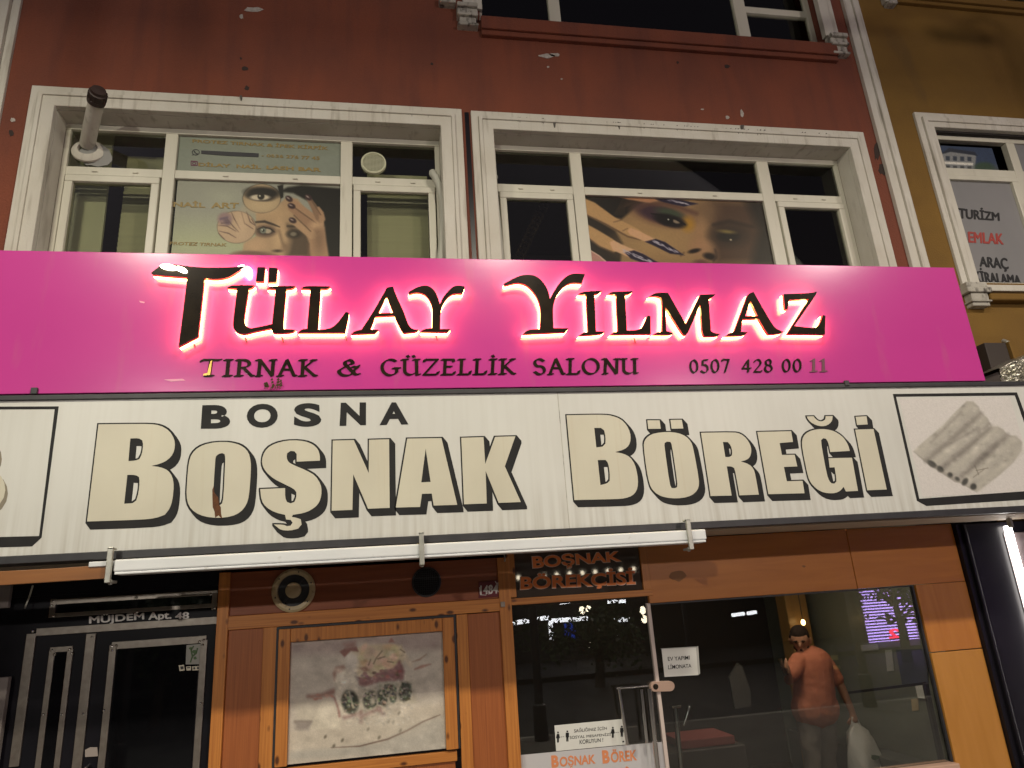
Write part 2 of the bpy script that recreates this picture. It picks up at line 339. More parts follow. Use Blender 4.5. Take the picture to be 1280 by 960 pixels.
# ------------------------------------------------------------------ printed pictures: soft shapes evaluated per vertex
class Paint:
    def __init__(s, px, py, bg): s.x = px; s.y = py; s.c = np.ones(px.shape+(3,))*np.array(bg, float)
    def mix(s, a, col): s.c = s.c*(1-a[...,None])+np.array(col, float)*a[...,None]
    def sd(s, pts):
        a = np.array(pts, float); b = np.roll(a, -1, 0); d = np.full(s.x.shape, 1e9); c = np.zeros(s.x.shape, bool)
        for (ax, ay), (bx, by) in zip(a, b):
            ex, ey = bx-ax, by-ay; wx, wy = s.x-ax, s.y-ay; t = np.clip((wx*ex+wy*ey)/(ex*ex+ey*ey+1e-9), 0, 1)
            d = np.minimum(d, np.hypot(wx-ex*t, wy-ey*t))
            if ay != by: k = (ay > s.y) != (by > s.y); c ^= k & (s.x < (bx-ax)*(s.y-ay)/(by-ay)+ax)
        return np.where(c, -d, d)
    def poly(s, pts, col, soft=.8, op=1): s.mix(np.clip(.5-s.sd(pts)/(2*soft), 0, 1)*op, col)
    def line(s, pts, w, col, soft=.6, op=1):
        d = np.full(s.x.shape, 1e9); n = len(pts)-1; ws = w if isinstance(w, (list, tuple)) else [w]*(n+1); dd = d.copy()
        for i in range(n):
            (ax, ay), (bx, by) = pts[i], pts[i+1]; ex, ey = bx-ax, by-ay; t = np.clip(((s.x-ax)*ex+(s.y-ay)*ey)/(ex*ex+ey*ey+1e-9), 0, 1)
            dd = np.minimum(dd, np.hypot(s.x-ax-ex*t, s.y-ay-ey*t)-(ws[i]+(ws[i+1]-ws[i])*t)/2)
        s.mix(np.clip(.5-dd/(2*soft), 0, 1)*op, col)
    def ell(s, c, r, col, soft=.8, op=1, rot=0):
        ca, sa = math.cos(math.radians(rot)), math.sin(math.radians(rot)); dx, dy = s.x-c[0], s.y-c[1]
        u, v = (dx*ca+dy*sa)/r[0], (-dx*sa+dy*ca)/r[1]; k = np.hypot(u, v); d = (k-1)*min(r); s.mix(np.clip(.5-d/(2*soft), 0, 1)*op, col)
    def mottle(s, pts, n, r, amp, tone=(1,.98,.93)):
        m = np.clip(.5-s.sd(pts)/1.6, 0, 1); f = np.zeros(s.x.shape); a = np.array(pts); lo = a.min(0); hi = a.max(0)
        for _ in range(n):
            c = lo+(hi-lo)*rng.random(2); k = r*(.4+rng.random()); f += (rng.random()-.5)*2*np.exp(-((s.x-c[0])**2+((s.y-c[1])*1.3)**2)/(k*k))
        s.c += (m*f*amp)[...,None]*np.array(tone)
    def grain(s, amt, sc=1.0):
        s.c *= 1+amt*(rng.random(s.x.shape)[...,None]-.5)
def picture(name, quad, yp, nx, nz, paint, mat, parent, gain=1.0, thick=.003, bg=(128,128,128)):
    c = [np.array(XZ(*q, yp)) for q in quad]
    x0 = (c[0][0]+c[3][0])/2; x1 = (c[1][0]+c[2][0])/2; z1 = (c[0][1]+c[1][1])/2; z0 = (c[2][1]+c[3][1])/2
    gx, gz = np.meshgrid(np.linspace(x0, x1, nx), np.linspace(z1, z0, nz)); gy = np.full(gx.shape, yp)
    px, py = PJ(gx, gy, gz); P = Paint(px, py, bg); paint(P); col = np.clip(P.c, 0, 255)/255
    colr = np.where(col <= .04045, col/12.92, ((col+.055)/1.055)**2.4)*gain
    v = np.stack([gx, gy-thick, gz], -1).reshape(-1, 3); f = [(j*nx+i, (j+1)*nx+i, (j+1)*nx+i+1, j*nx+i+1) for j in range(nz-1) for i in range(nx-1)]
    n = len(v); mb = MB(); mb.v = [tuple(p) for p in v]; mb.f = f
    o0 = ORG[parent.name] if parent else Vector((0,0,0))
    me = bpy.data.meshes.new(name); me.from_pydata([Vector(p)-o0 for p in mb.v], [], mb.f)
    at = me.color_attributes.new('print', 'FLOAT_COLOR', 'POINT'); arr = np.ones((n, 4), np.float32); arr[:,:3] = np.clip(colr.reshape(-1, 3), 0, .85); at.data.foreach_set('color', arr.ravel())
    me.materials.append(mat); o = bpy.data.objects.new(name, me); COL.objects.link(o)
    if parent: o.parent = parent
    ORG[o.name] = o0.copy(); return o, (x0, x1, z0, z1)

# ================================================================== ground and street
YW = 5.6; YF = 5.8; YS = 4.88
top('pavement', MB().box(-40, 40, -0.6, 11, -.3, 0), M('paving', (.16,.15,.14), .8, var=(.11,.105,.1), vscale=(2,2,2)), None, None, kind='structure')
top('road', MB().box(-60, 60, -9, -0.75, -.4, -.13), M('asphalt', (.05,.05,.052), .75, var=(.035,.035,.036), vscale=(6,6,6), bump=.3), None, None, kind='structure')
top('kerb', MB().box(-60, 60, -.75, -.6, -.4, .0), M('kerb stone', (.3,.29,.27), .8), None, None, kind='structure', bevel=.01)
top('far_pavement', MB().box(-60, 60, -14, -9, -.4, -.0), M('far paving', (.05,.047,.045), .8), None, None, kind='structure')
top('ground', MB().box(-250, 250, -250, 250, -.6, -.41), M('earth', (.06,.055,.05), .9), None, None, kind='structure')

# ================================================================== red apartment building
def rectw(quad, y):
    c = [XZ(*q, y) for q in quad]
    return (c[0][0]+c[3][0])/2, (c[1][0]+c[2][0])/2, (c[2][1]+c[3][1])/2, (c[0][1]+c[1][1])/2
bld = empty('apartment_building', (1, 5.6, 0), 'terracotta red apartment building with white window surrounds above the shop signs', 'building')
WX0, WX1 = -7.2, 5.19
w1 = (-2.85, XZ(549.5,177,YF)[0], 3.9, 6.41); w2 = (1.0, 4.82, 3.9, 6.40)
w3 = (XZ(596,2,YW)[0]+.02, XZ(1040,45,YW)[0]-.03, 7.74, 9.6)
def wall(mb, x0, x1, z0, z1, holes, yf, depth):
    xs = sorted({x0, x1, *[h[0] for h in holes], *[h[1] for h in holes]}); zs = sorted({z0, z1, *[h[2] for h in holes], *[h[3] for h in holes]})
    for a, b in zip(xs, xs[1:]):
        for c, d in zip(zs, zs[1:]):
            cx, cz = (a+b)/2, (c+d)/2
            if any(h[0] < cx < h[1] and h[2] < cz < h[3] for h in holes): continue
            mb.add([(a,yf,c),(b,yf,c),(b,yf,d),(a,yf,d)], [(0,1,2,3)])
    for h in holes:
        a, b, c, d = h; g = yf+depth
        mb.add([(a,yf,c),(a,g,c),(a,g,d),(a,yf,d),(b,yf,c),(b,g,c),(b,g,d),(b,yf,d)], [(0,1,2,3),(4,5,6,7),(3,2,6,7),(0,1,5,4)])
    return mb
mk('wall', wall(MB(), WX0, WX1, 2.47, 11.5, [w1, w2, w3], YW, .3), m_red, bld)
mk('side_wall', MB().box(WX0, WX0+.02, YW+.01, 12, 0, 11.5), m_red, bld)
mk('floor_slab', MB().box(WX0+.05, 10, YW+.02, 11, 2.75, 2.95).box(WX0+.05, 10, YW+.02, 11, 6.7, 6.9), m_dark, bld)
mk('roof', MB().box(WX0-.1, 5.3, YW-.2, 12, 11.5, 11.75), m_trim, bld)
# pilasters (stepped corner strips)
def strip(name, x0, x1, z0, z1, par, mat=m_trim):
    w = x1-x0
    return mk(name, MB().box(x0, x0+w*.45, YW-.045, YW+.02, z0, z1).box(x0+w*.45, x0+w*.8, YW-.07, YW+.02, z0, z1).box(x0+w*.8, x1, YW-.03, YW+.02, z0, z1), mat, par, bevel=.006)
strip('corner_pilaster', 5.185, 5.40, 2.5, 11.4, bld)
strip('corner_pilaster', -3.60, XZ(29,0,YW)[0], 2.5, 11.4, bld)
# window surrounds: three stepped bands, mitred as one frame each
def surround(x0, x1, zt, zb, bands, par, mat=m_trim, name='window_surround', splay=None):
    mb = MB()                       # bands: (outer offset, inner offset, protrusion) measured from the opening edge
    for o, i, p in bands:
        pro = [(x0-o, zb), (x0-o, zt+o), (x1+o, zt+o), (x1+o, zb), (x1+i, zb), (x1+i, zt+i), (x0-i, zt+i), (x0-i, zb)]
        mb.region([pro], YW-p, YW+.02)
    return mk(name, mb, mat, par, bevel=.007)
BANDS = [(.205, .135, .03), (.135, .10, .055), (.10, -.004, .042)]
surround(w1[0], w1[1], w1[3], 3.9, BANDS, bld)
surround(w2[0], w2[1], w2[3], 3.9, BANDS, bld)
mk('gap_strip', MB().box(XZ(582,140,YW)[0]-.012, XZ(582,140,YW)[0]+.03, YW-.004, YW+.01, 3.9, 6.6), m_door, bld)
# reveal lining (plaster) of both windows
for w in (w1, w2):
    mk('window_reveal', MB().box(w[0], w[0]+.006, YW+.02, YF, w[2], w[3]).box(w[1]-.006, w[1], YW+.02, YF, w[2], w[3]).box(w[0]+.006, w[1]-.006, YW+.02, YF, w[3]-.006, w[3]), m_trim, bld)
def X(px, py, y=YF): return XZ(px, py, y)[0]
def Z(px, py, y=YF): return XZ(px, py, y)[1]
def pane(mb, x0, x1, z0, z1, y): return mb.box(x0, x1, y, y+.006, z0, z1)
def window(w, m1, m2, tz, sash_l, sash_r):
    x0, x1, z0, z1 = w; fr = MB(); yf = YF; b = .07
    z1 -= .006; x0 += .006; x1 -= .006
    fr.box(x0, x1, yf-.005, yf+b, z1-.055, z1).box(x0, x0+.045, yf, yf+b, z0, z1-.055).box(x1-.045, x1, yf, yf+b, z0, z1-.055)
    fr.box(m1[0], m1[1], yf-.003, yf+b, z0, z1-.055).box(m2[0], m2[1], yf-.003, yf+b, z0, z1-.055)
    for a, c in ((x0+.045, m1[0]), (m1[1], m2[0]), (m2[1], x1-.045)): fr.box(a, c, yf, yf+b, tz[0], tz[1])
    o = mk('window', fr, m_pvc, bld, bevel=.006)
    g = MB()
    for a, c in ((x0+.045, m1[0]), (m1[1], m2[0]), (m2[1], x1-.045)): pane(g, a, c, tz[1], z1-.055, yf+.03)
    pane(g, m1[1], m2[0], z0, tz[0], yf+.03)
    mk('pane', g, m_glass, o)
    for a, c in ((x0+.045, m1[0]), (m2[1], x1-.045)):
        s = MB(); a += .012; c -= .012; t = tz[0]-.012; bw = .065
        s.box(a, c, yf-.022, yf+.045, t-bw, t).box(a, a+bw, yf-.022, yf+.045, z0, t-bw).box(c-bw, c, yf-.022, yf+.045, z0, t-bw)
        so = mk('sash', s, m_pvc, o, bevel=.007); g = MB(); pane(g, a+bw, c-bw, z0, t-bw, yf+.012); mk('sash_pane', g, m_glass, o)
    for a, c in ((x0+.045, m1[0]), (m1[1], m2[0]), (m2[1], x1-.045)):
        for t in (.3, .72):
            q = a+(c-a)*t; mk('drain_cap', MB().box(q-.022, q+.022, yf-.012, yf+.002, (tz[0]+tz[1])/2-.012, (tz[0]+tz[1])/2+.002), m_pvc, o, bevel=.003)
    return o
T1 = (Z(220,217.5)-.043, Z(220,217.5)+.043)
win1 = window(w1, (X(208,165), X(223.4,165)), (X(426,175), X(440.6,175)), T1, None, None)
win2 = window(w2, (X(711,187), X(725,187)), (X(944,197), X(958,197)), (Z(627,234.5)-.045, Z(627,234.5)+.045), None, None)
# upper storey window: frame, red sill, corbels
u0, u1, uz0, uz1 = w3
fr = MB().box(u0, u1, YF, YF+.07, uz0, uz0+.05).box(u0, u0+.06, YF, YF+.07, uz0+.05, uz1).box(u1-.06, u1, YF, YF+.07, uz0+.05, uz1)
for pxx in ((686,700), (918,932)): fr.box(X(pxx[0],12), X(pxx[1],12), YF-.003, YF+.07, uz0+.05, uz1)
zt = Z(960,14)
fr.box(X(932,12), u1-.06, YF, YF+.07, zt-.045, zt+.045).box(u0+.06, X(686,12), YF, YF+.07, zt-.045+.02, zt+.045+.02)
win3 = mk('window', fr, m_pvc, bld, bevel=.006)
mk('pane', pane(MB(), u0+.06, u1-.06, uz0+.05, uz1, YF+.03), m_glass, win3)
mk('window_sill', MB().box(u0+.0, u1-.0, YW-.075, YW+.19, uz0-.16, uz0-.003).box(u0, u1, YW-.05, YW+.1, uz0-.22, uz0-.16), m_red, bld, bevel=.01)
for q in (X(573,20,YW)-.0, X(1035,55,YW)+.0):
    c = MB(); 
    for dz, h, p in ((0, .05, .11), (-.05, .07, .08), (-.12, .035, .1), (-.155, .08, .07), (-.235, .03, .085)): c.box(q-.02+.02*(p<.08), q+.19-.02*(p<.08), YW-p, YW+.02, 7.86+dz-h, 7.86+dz)
    mk('sill_corbel', c, m_trim_dirty, bld, bevel=.012, segs=3)
for a, b in ((X(578,5,YW), X(602,5,YW)), (X(1020,10,YW), X(1036,10,YW)+.02)):
    mk('window_surround', MB().box(a, a+(b-a)*.6, YW-.05, YW+.02, 7.862, 9.6).box(a+(b-a)*.6, b, YW-.03, YW+.02, 7.862, 9.6), m_trim, bld, bevel=.006)
mk('sill_corbel', MB().box(X(548,-4,YW), X(566,-4,YW)+.02, YW-.09, YW+.02, 7.86, 7.94), m_trim_dirty, bld, bevel=.012)
# room behind the upper windows
m_room = M('upper room wall', (.10,.10,.08), .9)
mk('room_wall', MB().box(-3.2, 5.1, 8.6, 8.7, 2.96, 6.69).box(-3.2, 5.1, 8.6, 8.7, 6.91, 11.4).box(.66, .72, YF+.1, 8.59, 2.96, 6.69), m_room, bld)
# chips and stains of the wall
def blob(cx, cy, rx, ry, n=11, j=.5): return [(cx+rx*math.cos(2*math.pi*i/n)*(1-j*random.random()), cy+ry*math.sin(2*math.pi*i/n)*(1-j*random.random())) for i in range(n)]
for cx, cy, rx, ry in ((318,12,14,4), (302,21,3,4), (684,70,12,3.5), (694,69,8,3), (685,84,2,1.5), (878,137,2.5,1), (909,147,3,2.5), (16.5,150,4,4), (927,142,3,6), (893,56,5,2.5), (702,99,2,1)):
    mk('paint_chip', MB().px([blob(cx, cy, rx, ry)], YW, YW-.004, YW+.001), m_chip, bld)
for cx, cy, rx, ry in ((306,86,5,4), (301,73,2,2), (309,110,4,3.5), (909,83,5,3), (1103,212,6,9), (1096,190,4,14), (14,166,4,6), (847,78,2,2), (540,80,2,2), (1033,12,1.5,2)):
    mk('wall_stain', MB().px([blob(cx, cy, rx, ry)], YW, YW-.003, YW+.001), M('soot', (.035,.022,.018), .9), bld)
st = M('soot streak', (.09,.08,.07), .9)
for x_, y_, h, w_ in [(693,150,10,2.2), (774,153,9,1.6), (928,156,11,2), (301,119,6,1.6)]+[(c_+random.gauss(0,d_), None, random.uniform(3,8), random.uniform(.35,.8)) for c_, d_, n_ in ((775,26,9), (850,30,10), (930,22,9), (430,60,9), (680,20,5), (1010,30,4), (300,30,4)) for _ in range(n_)]:
    if y_ is None: y_ = (105+(x_-40)*.0553 if x_ < 580 else 135+(x_-584)*.0526)+7.5
    if x_ > 1060 or 560 < x_ < 606: continue
    mk('trim_stain', MB().px([[(x_-w_,y_+random.random()), (x_+w_,y_+.3), (x_+w_*.4, y_+h), (x_-w_*.3, y_+h*.9)]], YW-.042, YW-.0445, YW-.03), st, bld)

# ---- entrance door of the apartment block
dr = MB(); dx0 = -2.75; dx1 = X(274,716,YW)
dr.box(dx0, dx1, YW+.02, YW+.08, 0, 2.46)
door = mk('entrance_door', dr, m_door, bld)
yd = YW+.02
def dstrip(mb, a, b, w=.045, th=.012):
    (ax, az), (bx, bz) = XZ(*a, yd), XZ(*b, yd)
    if abs(ax-bx) < abs(az-bz): ax = bx = (ax+bx)/2; return mb.box(ax-w/2, ax+w/2, yd-th, yd-.0, az, bz)
    az = bz = (az+bz)/2; return mb.box(ax, bx, yd-th+.002, yd, az-w/2, az+w/2)
s = MB()
dstrip(s, (46,790), (272,775.5), .05); dstrip(s, (41,792), (18,958), .06, .016); dstrip(s, (114,792), (97,966), .06, .016)
dstrip(s, (67,750), (272,743), .035); dstrip(s, (66,767.6), (272,758.1), .028); dstrip(s, (67,749), (66,772), .036, .014); dstrip(s, (268,741), (269,762), .036, .014)
dstrip(s, (63,812), (91,811), .035); dstrip(s, (66,813), (48,962), .036, .014); dstrip(s, (88,812), (72,962), .036, .014)
dstrip(s, (140,807), (258,799), .05); dstrip(s, (142,806), (127,962), .045, .014); dstrip(s, (254,800), (247,962), .045, .014)
mk('metal_strip', s, m_steel, door, bevel=.002)
for p in ((42,789), (67,752), (68,770), (66,757), (264,743), (269,760), (66,813), (69,818), (88,812), (91,817), (141,808), (146,807), (141,813), (255,800), (250,802), (254,806), (116,796), (105,892), (55,893), (78,893), (131,888), (252,879), (172,765), (171,747)):
    x_, z_ = XZ(*p, yd); mk('rivet', MB().lathe((x_, yd-.012, z_), (0,-1,0), [(0,.011),(.005,.009),(.008,.004),(.0085,0)], 10), m_chrome, door, smooth=60)
gx0, gx1, gz1 = X(144,808,yd)+.02, X(253,800,yd)-.02, Z(198,803,yd)-.02
mk('door_glass', MB().box(gx0, gx1, yd-.006, yd-.001, .3, gz1).box(X(68,760,yd)+.02, X(268,750,yd)-.02, yd-.006, yd-.001, Z(170,766,yd)+.012, Z(170,747,yd)-.012)
   .box(X(66,815,yd)+.02, X(88,815,yd)-.02, yd-.006, yd-.001, .3, Z(78,812,yd)-.02), m_darkglass, door)
m_silver = M('silver lettering', (.72,.70,.68), .6)
for body, q in (('MÜJDEM', [(112,769), (180,764.5), (180,776.5), (112,782)]), ('Apt.', [(186,766), (214,764), (214,776), (186,777.5)]), ('48', [(219.5,766), (236,765), (236,773.5), (219.5,774.5)])): mk('door_lettering', text_px(MB(), body, q, yd, .004, bold=.5), m_silver, door)
nw = empty('door_sticker', Q(238,836,yd), 'row of small white and yellow stickers high on the apartment door glass', 'sticker')
mk('sheet', MB().px([zp(60,720,4,[(655,446),(682,444),(686,472),(659,475)]), zp(60,720,4,[(692,452),(716,450),(718,471),(694,473)]), zp(60,720,4,[(722,452),(764,449),(766,470),(724,472)])], yd, yd-.009, yd-.007), M('sticker paper', (.62,.58,.46), .6), nw)
mk('mark', MB().px([zp(60,720,4,[(663,452),(678,451),(680,464),(666,467)]), zp(60,720,4,[(697,456),(712,455),(712,460),(697,461)]), zp(60,720,4,ringloop(733,461,5,6)), zp(60,720,4,ringloop(752,460,6,6))], yd, yd-.0105, yd-.0092), m_black_flat, nw)
nw = empty('door_notice', Q(247,820,yd), 'pale sheet with a green twig drawing at the top right of the apartment door glass', 'notice')
mk('sheet', MB().px([zp(60,720,4,[(694,345),(776,338),(770,440),(690,442)])], yd, yd-.009, yd-.007), M('grey sheet', (.30,.30,.27), .6), nw)
mk('green_twig', MB().tube([Q(*q, yd-.01) for q in zp(60,720,4,[(712,432),(722,400),(716,372),(728,350)])], .005, 6).tube([Q(*q, yd-.01) for q in zp(60,720,4,[(722,402),(742,385),(748,360)])], .005, 6).px([zp(60,720,4,blob(735,378,16,12)), zp(60,720,4,blob(715,362,10,9)), zp(60,720,4,blob(738,410,12,9))], yd, yd-.0105, yd-.0095), M('green ink', (.07,.13,.05), .6), nw)
hx, hz = XZ(110,938,yd)
mk('lock_plate', MB().px([[(107,937),(113,934),(122,934),(123,945),(107,946)]], yd, yd-.008, yd), M('worn plate', (.42,.36,.33), .5, metal=.5), door)
hb = MB(); x_, z_ = XZ(112,957,yd); hb.tube([(x_,yd,z_), (x_,yd-.06,z_), (x_+.0,yd-.06,z_-.1), (x_, yd-.06, z_-.3), (x_, yd, z_-.3)], .012); mk('door_handle', hb, m_chrome, door, smooth=50)
nb = MB(); px_ = [(236,832),(250,831),(250,858),(234,858)]
# notice board seen through the door glass
mk('door_surround', MB().box(-7.1, dx0, YW, YW+.05, 0, 2.2).box(-7.1, X(30,740,YW), YW-.05, YW-.002, 0, Z(20,845,YW)).box(-7.1, X(22,700,YW), YW-.04, YW-.002, Z(10,760,YW), 2.44), m_greywall, bld, bevel=.005)
mk('door_cable', MB().tube([Q(41,732,YW-.06), Q(37,745,YW-.03), Q(31,760,YW-.06)], .006), m_cable, bld)
mk('dark_header', MB().box(dx0, dx1, YW+.005, YW+.02, Z(170,738,YW), 2.44), m_door, bld)

# ================================================================== yellow building
yb = empty('yellow_building', (8, 5.6, 0), 'ochre yellow building beside the red one, with an office window at the right edge', 'building')
YY = 5.68
ZL = Z(1200,11,YW)
yw = (5.91, 9.5, 4.85, 6.74)
mk('wall', wall(MB(), 5.40, 16, 2.4, 11.3, [yw, (6.0, 9.8, ZL+.12, 10.4)], YW, .3), m_yel, yb)
mk('upper_window', MB().box(6.0, 9.8, YY, YY+.06, ZL+.12, ZL+.19).box(6.0, 6.08, YY, YY+.06, ZL+.19, 10.4).box(7.5, 7.6, YY, YY+.06, ZL+.19, 10.4), m_pvc, yb)
mk('window_sill', MB().box(5.9, 9.9, YW-.08, YW+.2, ZL+.02, ZL+.118).box(5.9, 9.9, YW-.05, YW+.02, ZL-.03, ZL+.02), m_yel, yb, bevel=.01)
cx0 = X(1100,5,YW); mk('sill_corbel', MB().box(cx0, cx0+.2, YW-.1, YW+.02, ZL+.02, ZL+.1).box(cx0+.02, cx0+.18, YW-.07, YW+.02, ZL-.06, ZL+.02).box(cx0+.04, cx0+.16, YW-.09, YW+.02, ZL-.1, ZL-.06), m_trim_dirty, yb, bevel=.012, segs=3)
mk('roof', MB().box(5.31, 16.2, YW-.2, 12, 11.3, 11.5), m_trim, yb)
mk('side_wall', MB().box(15.98, 16, YW+.01, 12, 0, 11.3), m_yel, yb)
surround(5.91, 9.45, 6.72, 4.82, [(.19, .12, .03), (.12, .065, .055), (.065, -.004, .042)], yb)
mk('window_reveal', MB().box(yw[0]-.005, yw[0]+.004, YW+.02, YY, 4.85, 6.74).box(yw[0]+.004, 9.5, YW+.02, YY, 6.732, 6.74), m_trim, yb)
# corbel under the surround
cx0 = X(1204,375,YW); c = MB()
for z0, z1, p, e in ((4.755,4.82,.09,.0), (4.70,4.755,.11,-.02), (4.62,4.70,.085,.02), (4.60,4.62,.1,.0), (4.56,4.60,.08,.02)): c.box(cx0-.0+e, cx0+.24-e, YW-p, YW+.02, z0, z1)
mk('sill_corbel', c, m_trim_dirty, yb, bevel=.014, segs=3)
mk('window_ledge', MB().box(cx0+.24, 9.6, YW-.07, YW+.2, 4.73, 4.80), m_trim, yb, bevel=.008)
mk('ledge_moulding', MB().box(cx0+.24, 9.6, YW-.09, YW+.02, 4.62, 4.70), m_yel, yb, bevel=.02, segs=3)
tx = (Z(1215,224)-.05, Z(1215,224)+.05); mx = (X(1244,180), X(1254,180))
f2 = MB().box(yw[0]+.004, 9.5, YY-.005, YY+.07, 6.65, 6.732).box(yw[0]+.004, yw[0]+.055, YY, YY+.07, 4.85, 6.65).box(mx[0], mx[1], YY-.003, YY+.07, 4.85, 6.65).box(yw[0]+.055, mx[0], YY, YY+.07, *tx).box(mx[1], 9.5, YY, YY+.07, *tx).box(yw[0]+.055, 9.5, YY, YY+.07, 4.85, 4.9)
yf_ = mk('window', f2, m_pvc, yb, bevel=.006)
sx0, sx1 = yw[0]+.065, mx[0]-.01; bw = .05; t_ = tx[0]-.01
mk('sash', MB().box(sx0, sx1, YY-.02, YY+.045, t_-bw, t_).box(sx0, sx0+.03, YY-.02, YY+.045, 4.91, t_-bw).box(sx1-.09, sx1, YY-.02, YY+.045, 4.91, t_-bw), m_pvc, yf_, bevel=.006)
m_film = M('grey window film', (.25,.245,.25), .35, var=(.21,.21,.215), vscale=(2,2,1))
mk('window_film', MB().box(sx0+.03, sx1-.09, YY+.016, YY+.02, 4.91, t_-bw).box(mx[1], 9.5, YY+.016, YY+.02, 4.9, tx[0]).box(mx[1], 9.5, YY+.016, YY+.02, tx[1], 6.65), m_film, yf_)
yg = YY+.016
m_vinyl = M('black vinyl', (.015,.015,.017), .5)
tb = MB(); text_px(tb, 'TURİZM', [(1198,256), (1248,263), (1249,276), (1199,273)], yg, .004, bold=.55); mk('black_lettering', tb, m_vinyl, yf_); tb = MB(); text_px(tb, 'ARAÇ', [(1224,321), (1258,323), (1261,340), (1225,336)], yg, .004, bold=.55)
mk('black_lettering', tb, m_vinyl, yf_); tb = MB(); text_px(tb, 'KİRALAMA', [(1216,334), (1274,341), (1276,355.5), (1220,353)], yg, .004, bold=.55)
mk('black_lettering', tb, m_vinyl, yf_)
mk('red_lettering', text_px(MB(), 'EMLAK', [(1210,290), (1253,292.5), (1254,305.5), (1211,303)], yg, .004, bold=.55), M('red vinyl', (.35,.05,.04), .5), yf_)
mk('red_logo', MB().px([[(1276,258),(1283,256),(1286,268),(1278,266)]], yg, yg-.004, yg), M('red vinyl logo', (.35,.05,.04), .5), yf_)
def villa(P):
    z = lambda pts: zp(1172,182,1,pts)
    P.poly(z([(0,0),(80,0),(80,50),(0,50)]), (38,48,66)); P.poly(z([(0,22),(80,26),(80,50),(0,50)]), (52,58,60), 4)
    P.poly(z([(3,12),(14,4),(30,7),(44,8),(48,14),(46,32),(6,30)]), (96,98,98), .7); P.poly(z([(2,12),(14,3),(31,6),(46,8),(50,13),(30,10),(16,8)]), (30,34,42), .5)
    P.poly(z([(8,20),(44,22),(44,25),(8,23)]), (160,158,150), .5)
    for i in range(4): P.poly(z([(10+9*i,13+.3*i),(15+9*i,13.5+.3*i),(15+9*i,19+.3*i),(10+9*i,18.6+.3*i)]), (40,46,54), .4); P.poly(z([(10+9*i,25+.3*i),(15+9*i,25+.3*i),(15+9*i,31),(10+9*i,31)]), (50,52,52), .4)
    P.ell(z([(58,28)])[0], (12,7), (40,54,42), 2); P.ell(z([(64,36)])[0], (9,5), (110,112,110), 2); P.grain(.2)
picture('villa_poster', [(1171.5,181.5), (1240,186), (1251,222), (1181,219.5)], yg, 90, 54, villa, printed('villa print'), yf_, 1.9)
print('BUILDING OK')

